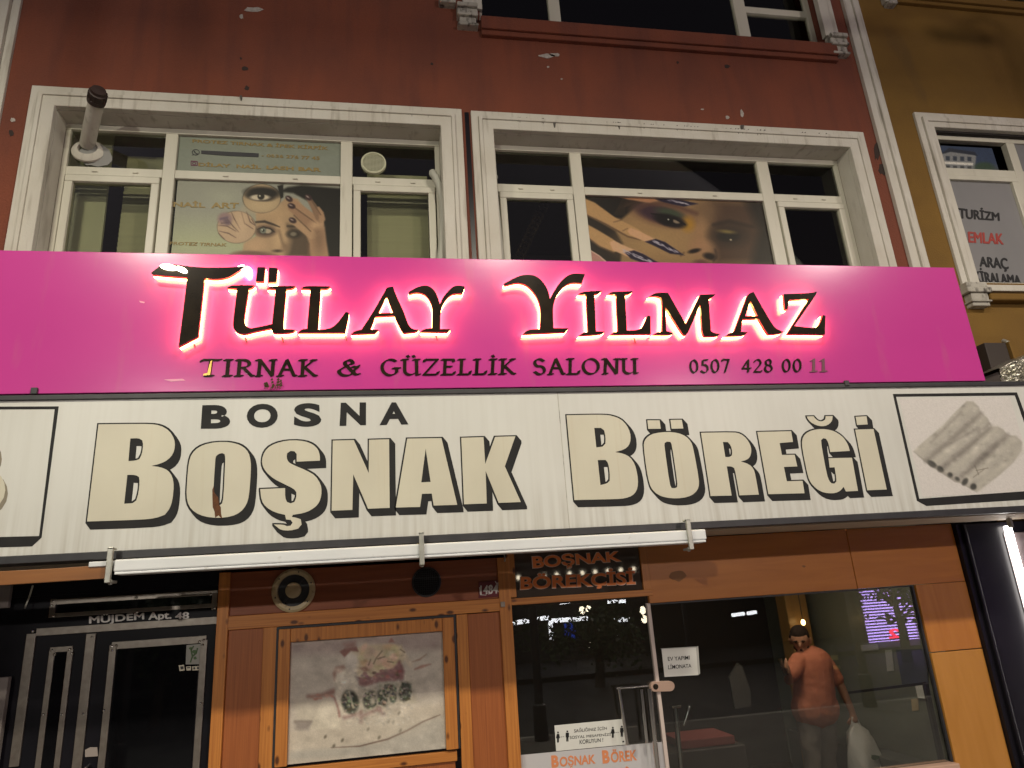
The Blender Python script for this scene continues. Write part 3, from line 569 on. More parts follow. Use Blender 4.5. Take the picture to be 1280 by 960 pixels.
# ================================================================== things in and on the upper windows
FY = YF+.034                              # plane of the printed films on the fixed panes
m_print = printed('printed film', .45)
def poster1(P):
    z = lambda pts: zp(205,220,5.565,pts); e = lambda x, y: (205+x/5.565, 220+y/5.565); k = 1/5.565
    P.poly(z([(0,350),(700,350),(700,600),(0,600)]), (142,146,122), 20); P.ell(e(420,150), (14,8), (150,152,140), 10, .5)
    P.poly(z([(800,110),(860,80),(960,66),(1240,90),(1240,570),(1120,570),(1080,330),(1010,180),(900,120)]), (20,17,15), 1.5)
    P.poly(z([(640,250),(760,235),(850,150),(930,160),(1040,300),(1060,560),(540,560),(556,470),(640,420)]), (152,124,98), 1.2)
    P.poly(z([(860,340),(1040,380),(1060,570),(850,570),(880,460)]), (72,54,42), 5, .9)
    P.ell(e(800,420), (7,20), (172,142,112), 5, .8); P.ell(e(720,250), (22,6), (168,138,108), 5, .6); P.ell(e(640,480), (13,8), (168,135,108), 4, .7)
    P.line(z([(640,322),(700,318),(760,338),(806,356)]), [2.2,3.2,2.6,1.0], (48,33,28), .8)
    P.ell(e(705,385), (13,7.2), (88,62,52), 2.2); P.ell(e(710,384), (9.5,4), (52,36,32), 1); P.ell(e(722,384), (4.6,3), (150,135,122), .7); P.ell(e(690,380), (3.9,3.7), (98,102,96), .6); P.ell(e(690,380), (1.6,1.6), (15,13,12), .5); P.ell(e(684,376), (.8,.8), (200,200,190), .4)
    P.line(z([(650,372),(690,355),(740,368),(770,392)]), [1,1.6,1.6,.8], (30,20,18), .6)
    P.ell(e(905,405), (9,5), (46,34,28), 2); P.ell(e(900,405), (4,2.6), (108,98,86), 1); P.line(z([(860,350),(930,352),(980,375)]), 2.2, (48,34,27), 1.2)
    P.line(z([(800,380),(826,470),(850,500)]), 2.4, (118,92,72), 2); P.ell(e(790,522), (5.5,1.6), (62,40,34), 1.2); P.ell(e(845,500), (5,6), (120,92,72), 2.5, .7)
    P.ell(e(570,545), (15,4), (112,84,72), 2); P.ell(e(620,560), (26,6), (104,68,62), 2)
    # hand
    sk = (150,116,92); sh = (92,66,52)
    P.poly(z([(960,330),(1000,280),(1060,260),(1090,300),(1120,360),(1130,450),(1150,570),(1000,570),(1010,470),(985,400)]), sk, 1.5)
    P.line(z([(880,170),(960,235),(1080,330)]), [7,9.5,12], sk, 1); P.line(z([(880,225),(960,290),(1050,380)]), [6.5,8.5,11], (140,106,84), 1); P.line(z([(890,310),(950,355),(1030,410)]), [6.5,8,11], (158,126,100), 1)
    P.line(z([(1000,150),(1040,210),(1085,300)]), [5.5,7.5,10], (126,95,76), 1); P.line(z([(1075,225),(1095,260),(1100,300)]), [4,6,8], sk, 1)
    for a in (((900,215),(1060,330)), ((905,275),(1020,385)), ((1030,175),(1090,270))): P.line(z(a), 1.3, sh, .9)
    P.ell(e(1060,345), (8,5), (180,148,120), 3, .7); P.ell(e(1080,450), (6,14), (116,88,70), 4, .7); P.line(z([(1000,480),(1010,570)]), 3, sh, 2)
    for x_, y_, r_ in ((870,160,35), (888,210,20), (895,310,25), (1005,150,35)):
        P.ell(e(x_,y_), (5,3.4), (52,30,34), .7, 1, r_); P.ell(e(x_-6,y_-5), (2.2,.8), (170,150,150), .5, .8, r_)
    # round eye picture
    P.ell(e(680,158), (24,18.3), (40,34,30), .5); P.ell(e(680,158), (23.4,17.8), (152,130,106), .6); P.ell(e(680,205), (18,8), (164,142,116), 4)
    P.ell(e(690,118), (21.5,7), (22,16,15), 2.2, 1, 3); P.ell(e(665,146), (17,5.2), (30,22,20), 1.4, 1, 6); P.ell(e(668,150), (12.5,3.6), (172,160,148), .8); P.ell(e(675,143), (4.4,4.2), (30,24,22), .7); P.ell(e(667,140), (1,1), (190,185,175), .4)
    P.poly(z([(788,70),(830,60),(830,150),(812,160),(806,120)]), (20,17,15), .6)
    # round hands picture
    P.ell(e(505,357), (24.4,20.4), (92,76,66), .5); P.ell(e(505,357), (23.8,19.8), (162,136,116), .6)
    P.ell(e(425,300), (9,8), (128,100,108), 2); P.line(z([(395,300),(440,290)]), 2.5, (92,70,96), 1)
    for a in (((470,255),(490,300),(530,370)), ((540,255),(560,330),(620,370)), ((575,250),(600,320),(632,345)), ((380,345),(440,350),(500,385)), ((385,385),(450,400),(500,430)), ((380,400),(420,440)), ((440,300),(480,350),(520,390)), ((610,300),(632,340)), ((400,330),(450,325))):
        P.line(z(a), [.5,1.3,.6][:len(a)] if len(a) == 3 else .9, (88,62,58), .6)
    P.ell(e(440,320), (5,3), (86,62,84), 1.6, .8, 40); P.ell(e(540,330), (6,14), (176,150,130), 4, .6); P.grain(.05)
def quad_pane(w, m1, m2, z0, z1): return (m1[1], m2[0], z0, z1)
po1, r1 = picture('printed_film', [(223,219), (427,233), (431,322), (214,318)], FY, 240, 110, lambda P: (poster1(P), setattr(P, 'c', P.c*.8+P.c.mean(-1, keepdims=True)*.2*np.array([1,1,.99]))), m_print, None, 1.72, bg=(130,130,126))
tag(po1, 'beauty poster of a woman with her hand on her forehead, in the left window', 'poster')
def gk_(*a, **k): mk('gold_lettering', text_px(MB(), *a, **k), m_gold, po1)
gk_('NAİL', [(216.5,250.5), (257,252), (257,260), (216.5,259)], FY, .003, base=.004, offset=.03); gk_('ART', [(264,253.5), (299,254), (298,261), (264,260.5)], FY, .003, base=.004, offset=.03)
gk_('PROTEZ TIRNAK', [(213,302.5), (284,304.5), (283,308.5), (212,306.5)], FY, .003, base=.004, offset=.02)

def film2(P): P.ell((330,190), (60,14), (122,126,122), 30); P.grain(.04)
po2, r2 = picture('printed_film', [(223,166), (427,177), (427,223), (222,213)], FY, 60, 20, film2, m_print, None, 1.75, bg=(116,121,118))
tag(po2, 'grey window film with gold beauty lettering above the poster of a woman', 'window film')
z3 = lambda pts: zp(215,160,5.818,pts); gt = MB()
def gl_(*a, **k): mk('gold_lettering', text_px(MB(), *a, **k), m_gold, po2)
gl_('PROTEZ TIRNAK & İPEK KİRPİK', z3([(150,78), (1140,132), (1135,163), (150,108)]), FY, .003, base=.004, offset=.022)
gl_('- 0536 276 77 45', z3([(652,192), (1075,210), (1075,236), (652,212)]), FY, .003, base=.004, offset=.018)
for body, xa_, xb_, top_ in (('DİLAY', 193, 425, 0), ('NAİL', 470, 648, 0), ('LASH', 688, 886, 6), ('BAR', 920, 1085, 6)):
    ln_z = lambda x: 247+(x-193)*.046
    gl_(body, z3([(xa_, ln_z(xa_)+top_), (xb_, ln_z(xb_)+top_), (xb_, ln_z(xb_)+33), (xa_, ln_z(xa_)+33)]), FY, .003, base=.004, offset=.03)
mk('blacked_out_number', MB().px([z3([(214,167), (330,172), (632,188), (630,214), (400,205), (214,190)])], FY, FY-.008, FY-.004), m_black_flat, po2)
ic = MB().px([z3(ringloop(174,179,28,22)), z3(ringloop(174,179,23,18))], FY, FY-.007, FY-.004).px([z3([(148,198),(160,192),(164,197),(146,201)])], FY, FY-.0075, FY-.004).px([z3([(163,168),(169,170),(170,178),(180,186),(186,184),(188,190),(180,194),(166,184),(160,174)])], FY, FY-.007, FY-.004)
mk('phone_icon', ic, m_black_flat, po2)
ic = MB().px([z3([(137,246),(141,240),(185,243),(189,249),(188,274),(183,279),(140,276),(136,271)]), z3([(143,247),(182,249),(182,273),(142,270)])], FY, FY-.007, FY-.004).px([z3(ringloop(162,260,14,11)), z3(ringloop(162,260,9,7))], FY, FY-.007, FY-.004)
mk('camera_icon', ic, M('plum icon', (.14,.035,.075), .5), po2)

def poster2(P):
    z = lambda pts: zp(720,230,5.12,pts); e = lambda x, y: (720+x/5.12, 230+y/5.12)
    P.poly(z([(40,60),(350,80),(470,120),(400,170),(300,230),(320,300),(600,480),(900,520),(40,520)]), (126,102,72), 1)
    P.poly(z([(40,70),(340,85),(430,120),(360,170),(290,225),(230,215),(60,110)]), (22,16,14), 2); P.poly(z([(65,190),(250,300),(300,380),(280,520),(80,520)]), (34,25,20), 2)
    for i in range(9): P.line(z([(300+10*i,90+3*i),(270+5*i,150),(240+9*i,200)]), .8, (58,42,30), .6, .7)
    P.poly(z([(850,90),(1220,110),(1280,520),(890,520),(860,300)]), (66,46,35), 10); P.poly(z([(1080,100),(1230,100),(1290,520),(1120,520),(1170,300)]), (26,19,17), 7)
    P.ell(e(820,170), (16,14), (98,76,56), 9, .8); P.ell(e(500,380), (38,20), (146,122,84), 14, .8); P.ell(e(420,230), (14,16), (140,114,80), 8, .6)
    P.ell(e(790,330), (9,18), (134,104,76), 6, .8)
    # eye make-up
    P.ell(e(545,190), (34,13), (92,62,54), 6, 1, 14); P.ell(e(530,195), (28,9.5), (56,36,50), 3, 1, 16); P.ell(e(600,188), (17,5.5), (54,66,52), 2.5, 1, 14); P.ell(e(716,258), (8,9), (148,112,34), 4, .9)
    P.ell(e(600,236), (20,7.5), (20,15,18), 1.8, 1, 15); P.ell(e(640,238), (5,2.8), (120,108,96), .9, 1, 20); P.ell(e(595,232), (5.2,4.6), (12,10,11), .8); P.ell(e(590,228), (.9,.8), (210,205,200), .4)
    P.line(z([(480,190),(560,205),(640,225),(700,262)]), [1,2.8,2.8,1.4], (14,11,13), .7); P.line(z([(520,235),(570,262),(640,266),(690,262)]), [.6,1.6,1.6,.8], (28,20,24), .9)
    P.line(z([(395,165),(470,130),(560,125),(660,150),(770,190)]), [1.5,3,4.5,5.5,5], (84,56,48), 2.2, .8)
    # right eye in shade
    P.ell(e(980,330), (22,13), (40,28,23), 7); P.ell(e(975,335), (12,6), (20,15,14), 2.5); P.ell(e(965,306), (10,2.2), (110,98,52), 1.4, .9, 6); P.ell(e(990,358), (1.3,1), (170,160,140), .5); P.line(z([(880,262),(980,240),(1130,275)]), [3,4,2], (38,26,21), 2.5)
    # nose, mouth
    P.ell(e(800,405), (13,8), (140,108,82), 5, .9); P.ell(e(757,429), (7.5,2.6), (24,15,13), 1.1, 1, -12); P.ell(e(855,464), (8,4), (26,17,15), 1.6, 1, 12); P.line(z([(690,440),(670,460)]), 1.6, (92,70,50), 1.2); P.line(z([(890,420),(900,460),(880,495)]), 2, (60,42,34), 1.6); P.ell(e(800,505), (9,4), (92,62,55), 2)
    # fingers and long nails
    sk = (156,128,90); ln = (92,68,50); nav = (30,24,50); gl = (150,150,168)
    P.poly(z([(280,85),(500,92),(520,110),(470,120),(330,100)]), (150,110,84), .9); P.poly(z([(500,92),(600,90),(700,108),(780,128),(690,146),(610,130),(540,112)]), nav, .8)
    for i in range(16): t = rng.random(); P.ell(e(590+t*130, 96+t*30+rng.random()*12), (2.4,.45), gl, .4, .85, 14)
    P.poly(z([(50,90),(120,120),(250,215),(400,290),(440,330),(410,356),(330,335),(190,255),(60,195)]), sk, .9); P.line(z([(58,196),(190,258),(330,337),(410,357)]), 1.8, ln, 1)
    P.poly(z([(330,300),(350,282),(400,300),(500,350),(570,370),(690,456),(600,442),(480,384),(400,352),(345,325)]), (172,140,112), .8); P.poly(z([(440,370),(510,352),(570,372),(695,458),(600,446),(490,392)]), nav, .8)
    for i in range(26): t = rng.random(); P.ell(e(490+t*170, 358+t*84+rng.random()*14-3), (2.2,.5), gl, .4, .9, 28)
    P.line(z([(240,245),(290,232)]), .8, ln, .6); P.line(z([(300,300),(330,285)]), .8, ln, .6)
    P.poly(z([(70,258),(130,290),(230,350),(310,415),(240,438),(150,400),(85,350)]), sk, .9); P.line(z([(84,352),(150,402),(240,440)]), 1.6, ln, 1)
    P.poly(z([(215,375),(240,362),(330,405),(420,440),(530,508),(400,500),(300,452),(235,425)]), (176,144,118), .8); P.poly(z([(310,440),(370,425),(430,448),(540,512),(420,505),(350,478)]), nav, .8)
    for i in range(30): t = rng.random(); P.ell(e(300+t*190, 425+t*74+rng.random()*16-4), (2.3,.55), gl, .4, .9, 26)
    P.poly(z([(90,425),(150,460),(210,510),(95,515)]), (150,112,108), .9); P.line(z([(92,426),(150,462),(205,510)]), 1, (190,170,160), .6); P.grain(.07)
po3, _ = picture('printed_film', [(730,240), (953,246.5), (969,331), (738,327)], FY, 260, 110, lambda P: (poster2(P), setattr(P, 'c', P.c*.85+P.c.mean(-1, keepdims=True)*.15*np.array([1.16,.95,.96]))), m_print, None, 2.1, bg=(132,107,76))
tag(po3, 'dark close-up poster of a made-up eye and long navy nails in the right window', 'poster')

# boiler flue, extractor fan, hoses, blinds
fl = empty('boiler_flue', Q(108,180,YF), 'white boiler flue pipe with dark slotted cap sticking out of the top left pane', 'flue pipe')
a = Q(109,181,YF+.02); b = Q(121,124,5.36); d = (b-a).normalized()
mk('pipe', MB().cyl(a, b, .062, n=28), m_trim, fl, smooth=50)
cp = MB().lathe(b-d*.03, d, [(0,.05),(0,.071),(.035,.073),(.04,.068),(.10,.070),(.105,.06),(.13,.056),(.135,.0)], 28)
for i in range(16):
    t = 2*math.pi*i/16; u = d.cross(Vector((0,0,1))).normalized(); w_ = d.cross(u); c0 = b+d*.02+(u*math.cos(t)+w_*math.sin(t))*.0705
    cp.beam(c0-d*.02, c0+d*.05, .008, .006, (u*math.cos(t)+w_*math.sin(t)))
mk('cap', cp, M('brown cap', (.03,.016,.013), .55), fl, smooth=40)
c_ = Q(109,187,YF); 
mk('collar', MB().lathe((c_.x, YF+.036, c_.z), (.1,-1,.25), [(0,.135),(.02,.135),(.045,.105),(.05,.08),(.02,.074)], 30), m_trim, fl, smooth=50)
mk('sealant_patch', MB().region([blob(c_.x+.07, c_.z-.05, .17, .13, 14, .3)], YF+.018, YF+.03), M('grey sealant', (.27,.27,.26), .8), fl)
fn = empty('extractor_fan', Q(467,204,YF), 'round white extractor fan grille in the top right pane of the left window', 'fan')
c_ = Q(467,205.5,YF+.03); g = MB().lathe((c_.x, YF+.03, c_.z), (0,-1,0), [(0,.118),(.03,.118),(.036,.108),(.03,.1),(.012,.1)], 32); mk('rim', g, m_blind, fn, smooth=40)
g = MB()
for i in range(-7, 8):
    h = .1*math.sqrt(1-(i/7.6)**2); g.box(c_.x-h, c_.x+h, YF+.006, YF+.01, c_.z+i*.0132-.0028, c_.z+i*.0132+.0028); g.box(c_.x+i*.0132-.0015, c_.x+i*.0132+.0015, YF+.0105, YF+.013, c_.z-h, c_.z+h)
mk('grille', g, m_blind, fn); mk('rotor', MB().cyl((c_.x, YF+.024, c_.z), (c_.x, YF+.028, c_.z), .1), m_dark, fn)
for lab, pts, r in (('thick grey hose running down the right jamb of the left window', [(541,217),(544,222),(549,232),(553,250),(554,275),(553,300),(551,326)], .036),
                    ('bent grey conduit running down the left jamb of the right window', [(619,222),(618.5,232),(620,250),(623,280),(626,310),(627,330)], .026)):
    y_ = 5.70; top('air_hose', MB().tube([Q(pts[0][0], pts[0][1]-1, YF+.02)]+[Q(*p, y_) for p in pts]+[Q(pts[-1][0], pts[-1][1]+22, y_)], r, 14), m_cable, lab, 'hose', smooth=60)
top('thin_cable', MB().tube([Q(615,237,5.76), Q(616.5,260,5.75), Q(620,285,5.74), Q(624,310,5.75), Q(625,335,5.76)], .008, 8), m_trim, 'thin white cable beside the bent conduit of the right window', 'cable')
def blind(x0, x1, z0, z1, y, lab, tilt=.5):
    mb = MB(); z = z1
    while z > z0: mb.add([(x0,y,z),(x1,y,z),(x1,y+.022,z-.052),(x0,y+.022,z-.052)], [(0,1,2,3)]); z -= .048
    return top('slatted_blind', mb, m_blind, lab, 'blind')
blind(X(147,300,6.1), X(203,300,6.1), 3.6, 6.3, 6.1, 'pale green blind behind the left sash of the left window')
blind(X(459,290,6.05), X(536,290,6.05), 3.6, 6.17, 6.05, 'pale green blind behind the sash below the extractor fan')
top('curtain', MB().region([[(X(86,250,6.0), 3.4), (X(136,250,6.0), 3.4), (X(138,200,6.0), 6.5), (X(88,200,6.0), 6.5)]], 6.0, 6.03), M('pale green cloth', (.60,.62,.46), .8, var=(.52,.54,.42), vscale=(9,1,.6)), 'pale green cloth panel at the far left of the left window', 'curtain')
top('room_column', MB().box(X(985,300,6.5), X(1010,300,6.5), 6.5, 6.6, 2.97, 6.68), M('room plaster', (.22,.25,.2), .8), 'grey column seen through the right sash of the right window', 'column', bevel=.01)
top('partition', MB().box(X(1012,300,6.9), 4.99, 6.9, 7.0, 2.97, 6.3).box(4.99, 5.0, 5.95, 6.9, 2.97, 6.68), M('room plaster pale', (.30,.34,.27), .8), 'pale green wall inside the far right pane of the right window', 'wall')
L = bpy.data.lights.new('room_light', 'AREA'); L.energy = 9; L.size = .4; L.color = (.95,1,.8); lo = bpy.data.objects.new('room_light', L); COL.objects.link(lo); lo.location = (4.3, 6.25, 6.62)
ch = MB(); 
for i in range(13):
    p = Q(682-4*i*.75, 252+6.3*i, 6.0); ch.lathe(p, (.3,.9,.2), [(-.012,.045),(0,.055),(.012,.045),(.0,.03),(-.012,.045)], 12)
top('hanging_chain', ch, m_black, 'black chain hanging in the dark left sash of the right window', 'chain', smooth=50)

# ================================================================== pink sign
pk = empty('pink_sign', (1.4, YS, 3.57), 'long bright pink salon sign with back-lit black letters', 'sign')
px0, px1 = -5.6, (X(1195,335,YS)+X(1230,477,YS))/2
pz0, pz1 = (Z(1230,476.5,YS)+Z(0,492,YS))/2, (Z(0,312,YS)+Z(1195,335,YS))/2
mk('panel', MB().box(px0, px1, YS, YS+.13, pz0, pz1), m_pink, pk, bevel=.004)
mk('mounting_bracket', MB().box(-3, -2.9, YS+.131, YW, pz0+.3, pz0+.36).box(2, 2.1, YS+.131, YW, pz0+.3, pz0+.36).box(4.7, 4.8, YS+.131, YW, pz0+.3, pz0+.36), m_black_flat, pk)
for q in ((44,488), (1057,478.5)):
    x_, z_ = XZ(*q, YS); mk('clip', MB().box(x_-.02, x_+.02, YS-.02, YS-.0015, z_-.03, z_+.015), m_black_flat, pk, bevel=.003)
R1 = (180,320,8); R2 = (280,320,8); R3 = (430,330,8); R4 = (620,330,8); R5 = (720,330,8); R6 = (880,330,8)
LET = [('T', R1, [[(70,168),(150,105),(200,76),(330,85),(470,108),(700,118),(920,110),(1032,95),(985,122),(940,150),(870,197),(800,222),(700,232),(605,222),(572,520),(540,803),(345,905),(390,560),(432,212),(250,200),(80,182)]]),
 ('Ü', R2, [[(30,318),(70,290),(305,292),(275,320),(250,325),(228,450),(205,600),(200,650),(215,695),(250,720),(290,722),(480,680),(500,500),(515,330),(430,325),(470,298),(715,300),(685,325),(625,330),(605,520),(590,700),(600,730),(715,738),(685,765),(500,775),(482,760),(476,722),(300,755),(220,780),(150,775),(105,745),(88,700),(95,620),(130,325)],
   [(335,110),(412,112),(400,255),(318,255)], [(450,115),(535,120),(522,262),(440,260)]]),
 ('L', R2, [[(770,325),(810,297),(1062,303),(1035,328),(968,330),(940,735),(1010,735),(1080,715),(1130,675),(1180,610),(1215,560),(1248,565),(1248,600),(1212,765),(740,765),(780,730),(830,728),(865,330)]]),
 ('A', R3, [[(430,235),(490,225),(520,310),(600,480),(640,600),(670,640),(700,655),(750,655),(725,678),(595,690),(570,660),(520,560),(500,515),(315,525),(265,655),(345,655),(310,692),(70,700),(110,668),(175,655),(300,465),(420,250)], [(425,325),(345,490),(490,488)]]),
 ('Y', R3, [[(645,280),(720,235),(800,212),(850,220),(900,255),(935,320),(950,370),(960,398),(985,340),(1040,270),(1090,225),(1140,212),(1210,225),(1185,295),(1130,292),(1080,300),(1030,340),(985,410),(965,480),(962,650),(1065,650),(1035,680),(765,675),(800,650),(880,640),(885,480),(880,420),(850,350),(810,305),(760,285),(700,285),(650,303)]]),
 ('Y', R4, [[(80,195),(230,115),(320,105),(390,115),(450,155),(500,220),(530,290),(540,345),(580,270),(640,180),(710,115),(780,92),(890,100),(860,192),(800,185),(740,190),(670,230),(610,310),(575,400),(570,480),(575,640),(725,642),(695,680),(270,700),(320,655),(440,650),(450,480),(435,390),(400,310),(340,235),(280,195),(200,185),(90,215)]]),
 ('I', R4, [[(825,300),(865,275),(1062,265),(1020,298),(985,300),(1000,672),(1090,675),(1055,702),(830,715),(875,685),(920,680),(900,305)]]),
 ('L', R5, [[(325,298),(360,275),(570,272),(535,300),(490,305),(510,665),(620,660),(660,635),(690,580),(715,515),(745,520),(748,700),(345,705),(380,680),(420,675),(400,305)]]),
 ('M', R5, [[(730,325),(800,283),(920,288),(1100,600),(1245,305),(1395,302),(1365,335),(1328,345),(1350,670),(1380,690),(1445,700),(1420,722),(1290,725),(1262,690),(1245,395),(1120,700),(1090,712),(1060,690),(893,425),(905,670),(975,690),(950,707),(770,705),(815,682),(862,675),(866,380),(850,335),(800,318)]]),
 ('A', R6, [[(440,300),(495,278),(530,340),(680,600),(725,650),(795,678),(770,695),(650,705),(625,675),(550,548),(385,552),(372,675),(438,680),(410,715),(215,718),(255,690),(300,678),(430,330)], [(465,365),(415,520),(540,520)]]),
 ('Z', R6, [[(800,300),(1080,290),(1125,275),(1128,300),(905,620),(1085,640),(1130,630),(1165,590),(1190,510),(1215,520),(1210,705),(830,700),(1050,350),(850,360),(838,455),(812,452)]])]
YL = YS-.08                              # front plane of the raised letters
for ch, (ox, oy, s), loops in LET:
    W_ = [smooth_loop([XZ(x, y, YL) for x, y in zp(ox, oy, s, l)], 2, .8) for l in loops]
    f = mk('raised_letter', MB().region(W_, YL, YL+.006), m_black, pk)
    mk('letter_edge', MB().region(W_, YL+.0062, YS-.046), m_return, f)
    mk('led_backing', MB().region(W_, YS-.0455, YS-.010), m_led, f)
# glowing blobs that imitate the bright glare above the first letters
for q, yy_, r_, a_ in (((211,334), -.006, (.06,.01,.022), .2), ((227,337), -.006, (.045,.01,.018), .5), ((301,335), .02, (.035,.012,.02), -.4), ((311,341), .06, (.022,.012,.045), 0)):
    mk('glare_spot', MB().ell(Q(*q, YL+yy_), r_, rot=Matrix.Rotation(a_,3,'Y')), m_glare, pk, smooth=60)
wr = MB()
for x_, y_ in ((306,424), (352,424), (431,422), (544,420), (241,430), (792,425)): wr.tube([Q(x_, y_-4, YS-.03), Q(x_+1.3, y_, YS-.012), Q(x_+2.5, y_+4, YS-.003)], .004, 6)
mk('letter_wire', wr, m_black_flat, pk)
def small(*a): mk('small_lettering', pen_text(MB(), *a), m_black, pk)
small('TIRNAK', [(252,450), (395,450.5), (395,470), (251,470)], YS, .006)
small('&', [(422,450.5), (450,450), (450,469), (422,469.5)], YS, .006)
small('GÜZELLİK', [(476,450), (643,449.3), (643,467.5), (476,469)], YS, .006)
small('SALONU', [(666,449), (797,449), (797,467), (667,468)], YS, .006)
small('0507', [(861,450.5), (912,449.5), (912,465.5), (862,466)], YS, .006)
small('428', [(927,450), (966,449.5), (966,464.8), (927,465.5)], YS, .006)
small('00', [(977,449.6), (1002,449.3), (1002,464.8), (977,465)], YS, .006)
mk('small_lettering', pen_text(MB(), '11', [(1012,449), (1033,449), (1034,464.3), (1012,464.5)], YS, .006), M('worn letters', (.11,.025,.05), .4), pk)
mk('peeled_gold', MB().px([[(263.5,452),(265.5,451),(263,469),(254,470),(255,467.5),(259.5,466.5)]], YS, YS-.0085, YS-.0062), M('gold leaf', (.62,.36,.09), .3, metal=.6), pk)
mk('scuff_mark', MB().px([[(205,474.5),(228,473.5),(232,475.5),(214,477)]], YS, YS-.0012, YS).px([[(174,376),(181,377.5),(180,379),(175,378)]], YS, YS-.0012, YS), M('pale scuff', (.75,.30,.46), .4), pk)
pl = MB()
for i in range(7):
    x_ = 331+i*3.2; p = Q(x_, 486, YS-.01); q = Q(x_+random.uniform(-3,4), 486-random.uniform(3,12), YS-.02-.02*random.random()); pl.tube([p, (p+q)/2+Vector((.004,0,0)), q], [.003,.002,.001], 5)
    for j in range(3): c_ = p.lerp(q, .4+.3*j); pl.add([c_, c_+Vector((.012,-.006,.012)), c_+Vector((.02,0,.002)), c_+Vector((.01,.004,-.006))], [(0,1,2,3)])
top('dry_weed', pl, M('dry weed', (.09,.07,.02), .8), 'tiny dry weed growing in the gap below the pink sign', 'weed')

# ================================================================== white sign
ws = empty('white_sign', (1.6, YS, 2.47), 'long weathered white bakery sign with cream block letters', 'sign')
wz0, wz1 = 2.47, pz0-.012
fzb = .05; fzt = .035; wx0, wx1 = -5.8, 6.6
mk('sign_face', MB().box(wx0+.01, wx1-.01, YS+.004, YS+.03, wz0+fzb, wz1-fzt), m_white, ws)
mk('frame', MB().box(wx0, wx1, YS-.012, YS+.06, wz0, wz0+fzb).box(wx0, wx1, YS-.012, YS+.06, wz1-fzt, wz1).box(wx1-.04, wx1, YS-.012, YS+.06, wz0+fzb, wz1-fzt), m_black_flat, ws, bevel=.004)
mk('box', MB().box(wx0, wx1, YS+.061, YW-.001, wz0+.02, wz1-.01), m_black_flat, ws)
mk('soffit', MB().box(X(860,675,5.2), wx1, YS+.06, YW-.075, wz0-.006, wz0+.018).box(wx0, X(700,660,5.2), YS+.4, YW-.075, wz0-.006, wz0+.018).box(X(400,685,5)-.3, X(400,685,5)+.3, YS+.13, YS+.39, wz0-.006, wz0+.018), m_soff, ws)
YP = YS+.004
L1 = (90,500,5.331); L2 = (220,500,5.335); L3 = (400,520,6.856); L4 = (500,520,6.856); L5 = (700,500,6.856); L6 = (860,500,6.86); L7 = (980,500,6.86)
